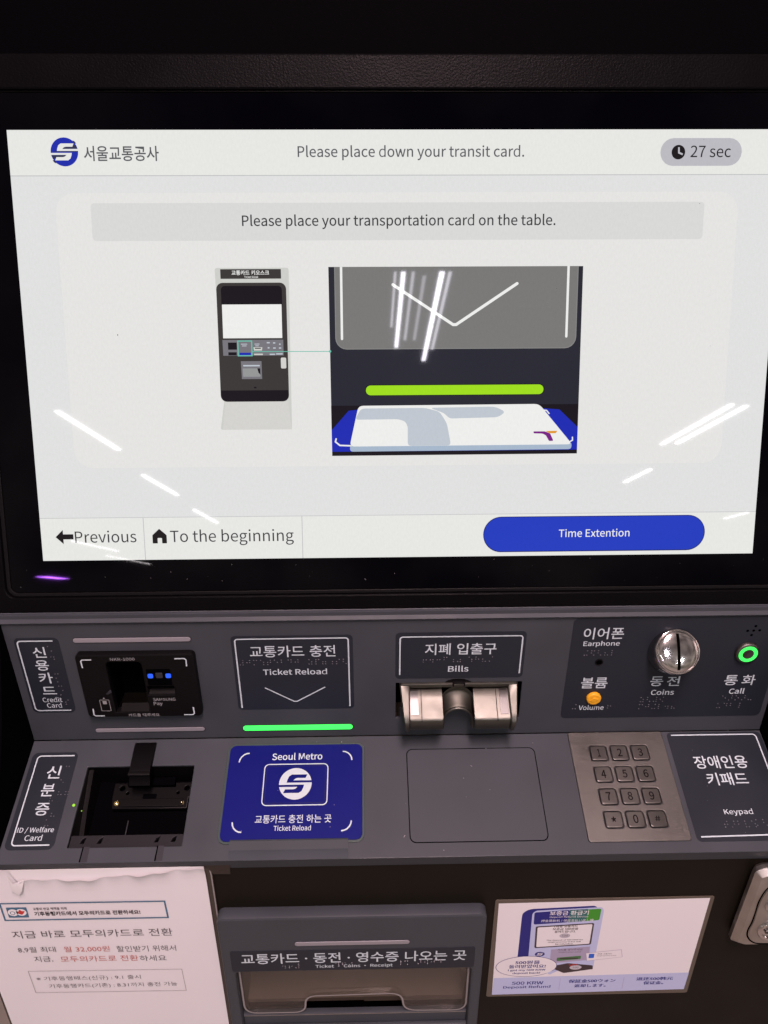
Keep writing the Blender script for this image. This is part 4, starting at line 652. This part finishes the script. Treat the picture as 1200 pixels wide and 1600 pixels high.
b = MB()
n = 9; pr = [(5.0, -0.3), (5.0, 2.2), (6.6, 4.6), (9.4, 5.6), (22, 6.0), (32, 5.6), (36, 5.0), (37.6, 3.6), (38.6, 0.4), (43.5, -3), (42.5, -5), (33, -2.4), (25.8, -.3)]
b.profile(pr, -241.8, -223.6, CLIPM); b.profile([(34, 5.3), (36.4, 5.9), (37.6, 5.4), (37.8, 3.5)], -242.2, -223.2, BLACKI); b.build('card_clip', ids, smooth=40)
b = MB(); b.lathe([(1.3, -.2), (1.2, .35), (.1, .5)], LEDGREEN, (-285.1, 61.4, 0), 0, 14); b.flat([circle(-279.7, 63.6, .5, 8)], -7, LEDGREEN); b.build('indicator_lamp', ids)

# --- blue card reload pad
b = MB(); b.plate([rrect(-157.0, 7.6, -32.6, 97.2, 7)], -.05, 1.2, BLUERIM, .4); pad = b.build('reload_pad', kiosk, FB)
b = MB(); b.plate([rrect(-154.8, 9.4, -34.6, 95.4, 5.5)], 1.0, 2.2, BLUE, .35); b.build('blue_plate', pad)
q = MB(); hh_ = 2.26
q.text('Seoul Metro', -116.2, -70.8, 20.6, hh_, INK, hh=6.8, bold=0.02); q.text('교통카드 충전 하는 곳', -126.4, -61.1, 77.3, hh_, INK, hh=7.2, bold=0.008); q.text('Ticket Reload', -109.9, -78.3, 85.0, hh_, INK, hh=4.6, bold=0.015)
q.line(rrect(-122, 28.0, -65.4, 65.4, 4.0), 0.9, hh_, INK, True); q.line(rrect(-119.8, 30.0, -67.6, 63.4, 2.6), 0.3, hh_, PLATE, True)
for P in (arc(-137, 25.6, 8.6, 180, 270), arc(-52.6, 25.0, 8.6, 270, 360), arc(-137, 79.4, 8.6, 180, 90), arc(-52.6, 79.4, 8.6, 0, 90)):
    q.line(P, 1.2, hh_, INK)
emblem(q, -93.8, 46.2, 14.4, hh_, INK, BLUE); q.build('lettering', pad)
b = MB(); b.profile([(94.6, 0), (94.6, 3.4), (96, 4.2), (103.4, 4.2), (105.4, 2.6), (110.2, 0)], -145.6, -46.4, GREY); b.build('card_stop', pad)

# --- blank cover plate
b = MB(); b.rbox(5.4, 123.4, 14.2, 98.6, -.05, .12, VOID, 5.5, .05); b.rbox(6.2, 122.6, 15.0, 97.8, -.02, .35, GREY, 5, .1); b.build('blank_cover_plate', kiosk, FB)

b = MB(); r = random.Random(21)                                   # specks and tiny chips on the sloping panel
for i in range(26):
    x = r.uniform(-170, 330); s = r.uniform(3, 106); rr = r.uniform(.15, .38)
    b.flat([circle(x, s, rr, 6, rr * r.uniform(.5, 1.8))], 2.35 if -155 < x < -34 else .46, BARDULL)
b.line([(0.4, 93.6), (1.6, 91.8)], .4, .1, PRG); b.line([(63, 31), (64.4, 32)], .4, .46, PRG)
tag(b.build('dust', lower), kind='stuff')

# --- keypad
kp = MB()
KX, KS = (181.0, 200.0, 219.0), (21.8, 41.9, 62.2, 82.3); wells = [rrect(x - 8.1, s - 7.6, x + 8.1, s + 7.6, 2.6) for s in KS for x in KX]
kp.plate([rrect(156.1, 1.0, 243.8, 100.8, 2.5)] + wells, -.05, 1.6, STEEL, .5); kp.box(170, 231, 12, 92, -.6, -.08, VOID); kp = kp.build('keypad', kiosk, FB)
for i, ch in enumerate('123456789*0#'):
    x, s = KX[i % 3], KS[i // 3]; q = MB(); q.plate([rrect(x - 7.5, s - 7.0, x + 7.5, s + 7.0, 2.3)], -.4, 2.5, STEELK, .9)
    w_ = {'1': 2.6, '*': 4.2, '#': 4.6}.get(ch, 4.3)
    q.text(ch, x - w_ / 2, x + w_ / 2, s, 2.58, ENGRAVE, hh=7.4 if ch.isdigit() else 4.6, bold=.022)
    if ch == '5': q.lathe([(.55, 2.5), (.45, 2.9), (.05, 3.05)], STEEL, (x + 4.6, s + .4, 0), 0, 8)
    q.build('key', kp)

# --- collection tray
tray = empty('collection_tray', FC, kiosk)
b = MB()
b.plate([rrect(-162, 66.4, 73, 262, 7), rrect(-151.2, 141.5, 62.6, 246, 4)], -3, 11, GREY, 2.4); b.build('tray_bezel', tray, smooth=40)
b = MB(); b.box(-151.1, 62.5, 217.8, 247, -2, 4.2, GREY, 0.9); b.box(-151.1, 62.5, 231, 247, 4.4, 8.6, GREY, 1.0); b.build('tray_lip', tray)
b = MB(); b.line([(-150.6, 218.4), (62.0, 218.4)], .9, 4.3, LOCKM); b.build('lip_highlight', tray)  # pale metal line laid on as the highlight along the lip
b = MB()
b.box(-153, -151.2, 139, 264, -72, -3, TRAYIN); b.box(62.6, 64, 139, 264, -72, -3, TRAYIN); b.box(-153, 64, 139, 264, -74, -72, TRAYIN); b.box(-153, 64, 139, 141.4, -72, -3, TRAYIN)
b.profile([(231, -19), (228, -72), (236, -72), (236, -19)], -151.2, -36, TRAYIN); b.profile([(229, -18), (226, -72), (236, -72), (236, -18)], -36, 62.6, TRAYIN)
b.box(-151.2, 62.6, 262, 264, -72, -2, VOID); b.box(-151.2, 62.6, 236.2, 262, -24, -22, VOID)
b.build('tray_well', tray)
FL = [(-149.5, 141.6)] + round_poly([(-149.5, 141.7), (-149.3, 214.2), (-91.6, 214.2), (-91.0, 189.2), (0.2, 187.4), (2.4, 214.6), (61.6, 216.0), (61.6, 141.7)], 13, 6)[7:49] + [(61.6, 141.6)]
b = MB(); b.plate([FL], 1.0, 4.2, CLEAR, 0.0); fl = b.build('clear_flap', tray)
q = MB(); e_ = FL
q.line(e_, 1.7, 4.26, CLEDGE)
q.build('polished_edge', fl)
b = MB(); b.plate([rrect(-153.8, 110.2, 64.8, 139.0, 2.5)], 10.95, 11.35, PLATE, .12); lb = b.build('sign_plate', tray)
q = MB(); q.text('교통카드 · 동전 · 영수증 나오는 곳', -144.5, 57.0, 121.2, 11.42, INK, hh=14.4, bold=0.01); q.text('Ticket · Coins · Receipt', -78.6, -9.0, 133.8, 11.42, INK, hh=5.6, bold=0.016); q.build('lettering', lb)
for a in ((-108, 129.5, 3, dict(seed=51)), (-60, 129, 3, dict(seed=52)), (-4, 128, 2, dict(seed=53)), (14, 127.6, 4, dict(seed=54))):
    w_ = braille(*a[:3], **a[3]); w_.v = [(x, y, z + .0112) for x, y, z in w_.v]; w_.build('braille', lb)
b = MB(); b.rbox(-96.4, 6.4, 98.0, 104.0, 10.9, 11.3, GREYD, 2.9, .1); b.rbox(-95.6, 5.8, 98.6, 103.4, 11.0, 12.0, BARDULL, 2.3, .4); b.build('light_bar', tray)

# --- lock plate on the right
b = MB(); OUT = [(298, 21), (306.5, 16.6), (368, 16.6), (376, 22), (376, 110), (366, 116.2), (305.5, 116.2), (294.6, 111.2)]
b.plate([round_poly(OUT, 3)], -.05, 13, LOCKM, 4.5, 0); lk = b.build('lock_plate', kiosk, FC)
CV = [(330, 26), (318, 29), (310.3, 35.2), (307.7, 42.9), (305.8, 54.4), (306.3, 67.1), (306.1, 81.6), (304.5, 91.1), (305.4, 99.1), (309.8, 106.4), (315.9, 110.6), (345, 112), (362, 108), (368, 98), (366, 70), (368, 46), (362, 30), (350, 26)]
q = MB(); q.line(round_poly(CV, 6), 1.5, 13.1, VOID, True); q.plate([round_poly([(x + (337 - x) * .04, s + (70 - s) * .04) for x, s in CV], 6)], 13.0, 13.6, LOCKM, .3); q.build('lock_inset', lk)
q = MB(); q.lathe([(9, 13.4), (9, 15), (8, 16), (6.6, 15.6), (.1, 15.5)], CHROME, (321, 58, 0), 0, 32); q.build('key_cylinder', lk, smooth=50)
q = MB(); q.lathe([(13, 13.4), (13, 15.2), (11.8, 16.4), (9.5, 16.2), (9, 14.6), (.1, 14.4)], CHROME, (325, 90, 0), 0, 36); q.rbox(318, 333, 88, 92, 14.2, 17, STEEL, 1.5, .6); q.build('turn_latch', lk, smooth=50)

# ------------------------------------------------------------------ things hung on the kiosk
sl = empty('notice_sleeve', FC); tag(sl, 'dark-rimmed plastic sleeve behind the white paper notice on the black lower front', 'document sleeve')
b = MB(); b.plate([rrect(-376, 8.2, -161.4, 312, 3)], 0.4, 2.2, SLEEVE, .5); b.line([(-374, 11.2), (-166, 11.2)], 1.0, 2.3, CLEDGE); b.line([(-163.4, 10), (-162.4, 22), (-162.4, 309)], 1.1, 2.3, CLEDGE); b.build('sleeve_back', sl)
note = empty('paper_notice', FC); tag(note, 'white paper notice with blue-framed banner, red and black Korean lines and a crumpled top edge', 'paper notice')
b = MB(); b.plate([[(-373.5, 10.6), (-167.6, 10.2), (-167.0, 307), (-373.5, 307)]], 2.4, 2.7, PAPERB, 0); b.build('back_sheet', note)
def top_edge(x):                                                  # torn and crumpled edge of the front sheet
    pts = [(-374, 9.2), (-329, 9.0), (-325, 22), (-317.8, 19.3), (-300, 20.6), (-282, 19.9), (-262, 20.2), (-240, 17.0), (-222, 15.8), (-207.3, 13.2), (-194, 12.2), (-180, 10.6), (-167.2, 9.6)]
    for (a, sa), (c, sc) in zip(pts, pts[1:]):
        if a <= x <= c: return sa + (sc - sa) * (x - a) / (c - a)
    return pts[-1][1]
b = MB(); nx, ns = 84, 40; v = []; r = random.Random(9)
for j in range(ns + 1):
    for i in range(nx + 1):
        x = -373 + 206.3 * i / nx + (4.0 * (j / ns) * (i / nx) if 0 else 0); t = top_edge(x); s = t + (307 - t) * (j / ns) ** 1.35
        cur = math.exp(-max(0, s - t) / 6.0) * (2.4 + 1.1 * math.sin(x * .11) + .7 * math.sin(x * .31 + 1)) * (1 if x > -322 else .3)
        wav = 0.35 * math.sin(x * .035 + s * .02) * (1 - math.exp(-max(0, s - t) / 20)) * 0.5
        v.append((x, s, 3.4 + cur + wav))
b.add(v, [(j * (nx + 1) + i, j * (nx + 1) + i + 1, (j + 1) * (nx + 1) + i + 1, (j + 1) * (nx + 1) + i) for j in range(ns) for i in range(nx)], PAPER); b.build('front_sheet', note, smooth=70)
b = MB(); b.add([(-331, 15, 4.4), (-326.5, 21.6, 7.2), (-317.4, 19.0, 5.4), (-320.6, 30, 7.6), (-325.4, 38.5, 5.4), (-330.4, 31.5, 6.2)], [(0, 1, 5), (1, 2, 3), (1, 3, 4), (1, 4, 5)], PAPERB); b.build('folded_corner', note)
q = MB(); h = 3.95
q.line([(-345.4, 50.6), (-205.2, 51.2), (-204.8, 72.6), (-345.4, 72.5)], 1.5, h, PRT, True)
q.flat([rrect(-341.4, 55.8, -324.0, 69.0, .8)], h, PRT); q.flat([circle(-336.6, 62.4, 4.4, 24)], h + .05, PAPERB); q.flat([circle(-329.4, 62.2, 4.4, 24)], h + .05, PAPERB); q.line(circle(-337, 63, 2.0, 16), .6, h + .1, PRT, True)
q.flat([[(-332.6, 62.8), (-330.6, 58.8), (-328.4, 60.4), (-326.2, 60.6), (-327.4, 63.2), (-329.4, 65.4), (-331.4, 64.4)]], h + .1, PRR)
q.text('교통비 반값 혜택을 위해', -318.7, -290.0, 58.2, h, PRB, hh=3.4, bold=.012); q.text('기후동행카드에서 모두의카드로 전환하세요!', -318.9, -227.8, 64.6, h, PRB, hh=5.6, bold=.022)
q.text('지금 바로 모두의카드로 전환', -343.9, -203.5, 92.2, h, PRN, hh=10.0, bold=-.002)
q.text('8,9월 최대', -343.3, -310.0, 113.4, h, PRN, hh=7.8, bold=-.004); q.text('월 32,000원', -302.7, -262.2, 113.8, h, PRNR, hh=8.0, bold=-.004); q.text('할인받기 위해서', -256.0, -203.2, 114.4, h, PRN, hh=8.2, bold=-.004)
q.text('지금,', -331.7, -315.2, 126.8, h, PRN, hh=8.2, bold=-.004); q.text('모두의카드로 전환', -308.3, -238.6, 127.4, h, PRNR, hh=8.2, bold=-.004); q.text('하세요', -237.4, -213.6, 128.2, h, PRN, hh=8.0, bold=-.004)
q.line([(-340.6, 143.8), (-201.6, 145.0), (-201.2, 177.0), (-340.2, 175.8)], .5, h, PRG, True)
q.text('※ 기후동행패스(신규) : 9.1 출시', -335.6, -240.4, 155.6, h, PRN, hh=7.0, bold=-.006); q.text('기후동행카드(기존) : 8.31까지 충전 가능', -326.3, -208.4, 167.0, h, PRN, hh=7.0, bold=-.006)
q.build('printed_text', note)

def tape(P, label, h=2.0):
    b = MB(); v = [(x, s, hh) for x, s, hh in P]; n = len(v)
    b.plate([[(x, s) for x, s, _ in P]], h, h + .22, TAPE, .05); o = b.build('adhesive_tape', None, FC); return tag(o, label, 'adhesive tape')
tape([(-182.0, 4.6, 0), (-176, 5.2, 0), (-172, 4.4, 0), (-165, 3.4, 0), (-145.4, 2.6, 0), (-146.2, 20.3, 0), (-160.2, 20.0, 0), (-165, 12.0, 0), (-182, 9.8, 0)], 'torn brown adhesive tape holding the sleeve at the right top corner of the white notice', 2.35)
tape([(-377.2, 2.4, 0), (-364, 3.2, 0), (-358, 8.4, 0), (-361, 11.5, 0), (-377.4, 11.0, 0)], 'brown adhesive tape scrap above the left top corner of the white notice', 2.35)

# deposit refund sticker
st = empty('information_sticker', FC); tag(st, 'laminated 500 KRW deposit refund sticker with a drawn machine, right of the collection tray', 'sticker')
b = MB(); b.plate([rrect(81.0, 62.2, 274.6, 201.6, 2)], 0.05, 0.9, STRIM, .2); b.build('laminate', st)
b = MB(); b.flat([[(84.2, 66.4), (270.8, 64.2), (270.6, 195.6), (86.4, 198.2)]], 1.0, STK); b.build('sheet', st)
q = MB(); h = 1.06
q.flat([[(86.6, 172.6), (270.9, 170.0), (270.6, 195.6), (86.4, 198.2)]], h, STL)
for x in (149.7, 210.2): q.line([(x, 175), (x + .3, 192.6)], .35, h + .05, STGR)
q.flat([round_poly([(106.0, 80), (112, 74.6), (170, 71.6), (174, 76), (120, 150), (106.6, 150)], 4)], h + .02, STB)
q.flat([round_poly([(115.0, 80.6), (118, 76.8), (176.4, 73.6), (178.6, 78), (178.8, 161), (117.2, 166)], 3)], h + .05, STL)
q.flat([round_poly([(116.8, 79.2), (148, 76.6), (148, 93.4), (117.4, 95.8)], 2)], h + .08, STB); q.flat([round_poly([(162, 76.6), (176, 75.6), (176, 91.2), (162, 92.6)], 2)], h + .08, STG); q.flat([[(147.9, 76.7), (164, 75.9), (164, 92.2), (147.9, 93.4)]], h + .1, STM)
q.text('보증금 환급기', 130.6, 165.2, 80.6, h + .14, STK, hh=6.0, bold=.014, slant=0); q.text('Deposit Refund Device', 131, 165.4, 86.0, h + .14, STK, hh=3.2); q.text('押金退款机 / 保証金払い戻し機', 123.8, 170.8, 90.8, h + .14, STK, hh=3.4)
q.flat([round_poly([(119.6, 98.4), (172.0, 95.0), (172.6, 125.6), (121.0, 129.2)], 2)], h + .08, STT); q.flat([round_poly([(121.4, 99.8), (170.6, 96.6), (171.0, 124.2), (122.6, 127.6)], 1.5)], h + .11, STK)
for t_, a, c, s_, m_ in (('1회용 교통카드', 136.5, 157.6, 98.8, 3.2), ('보증금 500원을', 135.2, 158.3, 102.5, 3.2), ('돌려드립니다.', 137.3, 156.4, 106.2, 3.2), ('The deposit of 500 KRW for', 131, 164.6, 118.2, 1.9), ('single journey ticket will', 132.5, 162.6, 120.9, 1.9), ('be refunded.', 139.8, 156, 123.7, 1.9)): q.text(t_, a, c, s_, h + .16, STT, hh=m_, bold=.006, dup=.12)
q.flat([circle(147.2, 112.0, 4.9, 24, 3.2)], h + .14, STC); q.line(circle(147.2, 112.0, 4.3, 24, 2.7), .35, h + .17, STGR, True); q.text('500', 144.3, 150.1, 112.0, h + .17, STT, hh=2.6)
q.flat([circle(126.8, 138, 4.6, 24, 3.4)], h + .08, STB); q.line([(129.6, 136.6), (125.6, 136.6), (124.8, 138), (129, 138), (128, 139.6), (124, 139.6)], .7, h + .12, STK)
q.flat([[(136.6, 131.6), (172.2, 128.2), (173.2, 147.8), (137.4, 152)]], h + .08, STGR); q.text('카드를 넣어주세요', 142.7, 165.8, 132.2, h + .12, STT, hh=2.8); q.text('Insert your card', 144.2, 164.4, 135.8, h + .12, STT, hh=2.2)
q.flat([round_poly([(143.2, 143.6), (165.4, 141.4), (165.6, 146.2), (143.4, 148.6)], 1)], h + .12, STSL); q.flat([rrect(146, 144.2, 163, 145.8, .5)], h + .15, STT)
q.flat([round_poly([(142.6, 155.4), (154, 152), (178, 156), (178.8, 161.6), (152, 166.8), (142.8, 161)], 1)], h + .12, STT); q.flat([circle(162.2, 158.6, 5.6, 24, 3.3)], h + .16, STC); q.text('500', 159.4, 165, 158.6, h + .19, STT, hh=2.2)
q.line([(155.6, 153.8), (157.6, 156), (159.4, 153.6), (161.6, 155.4), (163.6, 153.2)], .8, h + .16, PRR)
q.flat([circle(115.8, 155.6, 28.6, 48, 15.4)], h + .20, STB); q.flat([circle(115.8, 155.6, 28.1, 48, 14.9)], h + .23, STK); q.flat([[(134, 164.0), (146.5, 162.4), (139, 168.4)]], h + .22, STL)
for t_, a, c, s_, m_ in (('500원을', 105.1, 127.9, 149.4, 5.2), ('돌려받았어요!', 99.6, 133.7, 155.4, 5.2), ('I got my 500 KRW', 99.1, 134, 161.2, 3.4), ('deposit back!', 103.6, 129.4, 165.6, 3.4)): q.text(t_, a, c, s_, h + .28, STB, hh=m_, bold=.010, dup=.22)
q.flat([[(169.4, 137.6), (201.9, 133.4), (204.3, 144.4), (171.4, 149.4)]], h + .14, STGR); q.flat([[(169.8, 138.0), (201.6, 133.9), (203.8, 144.1), (171.8, 148.9)]], h + .17, STK); q.flat([rrect(172.6, 138.8, 177.6, 145, .8)], h + .2, STBL); q.text('1회용 교통카드', 180.0, 194.0, 139.2, h + .2, STT, hh=2.2); q.text('Single journey ticket', 180.2, 198.2, 142.0, h + .2, STT, hh=1.8)
for t_, a, c, s_, m_ in (('500 KRW', 104.1, 133.9, 181.0, 4.8), ('Deposit Refund', 96.4, 141.2, 187.4, 5.0), ('保証金500ウォン', 158.0, 202.5, 179.6, 5.2), ('返却します。', 164.1, 194.1, 186.8, 5.0), ('退还500韩元', 222.2, 257.1, 178.2, 5.0), ('保证金。', 229.9, 248.9, 184.6, 5.0)): q.text(t_, a, c, s_, h + .06, STB, hh=m_, bold=.008, dup=.25)
q.build('printed_picture', st)
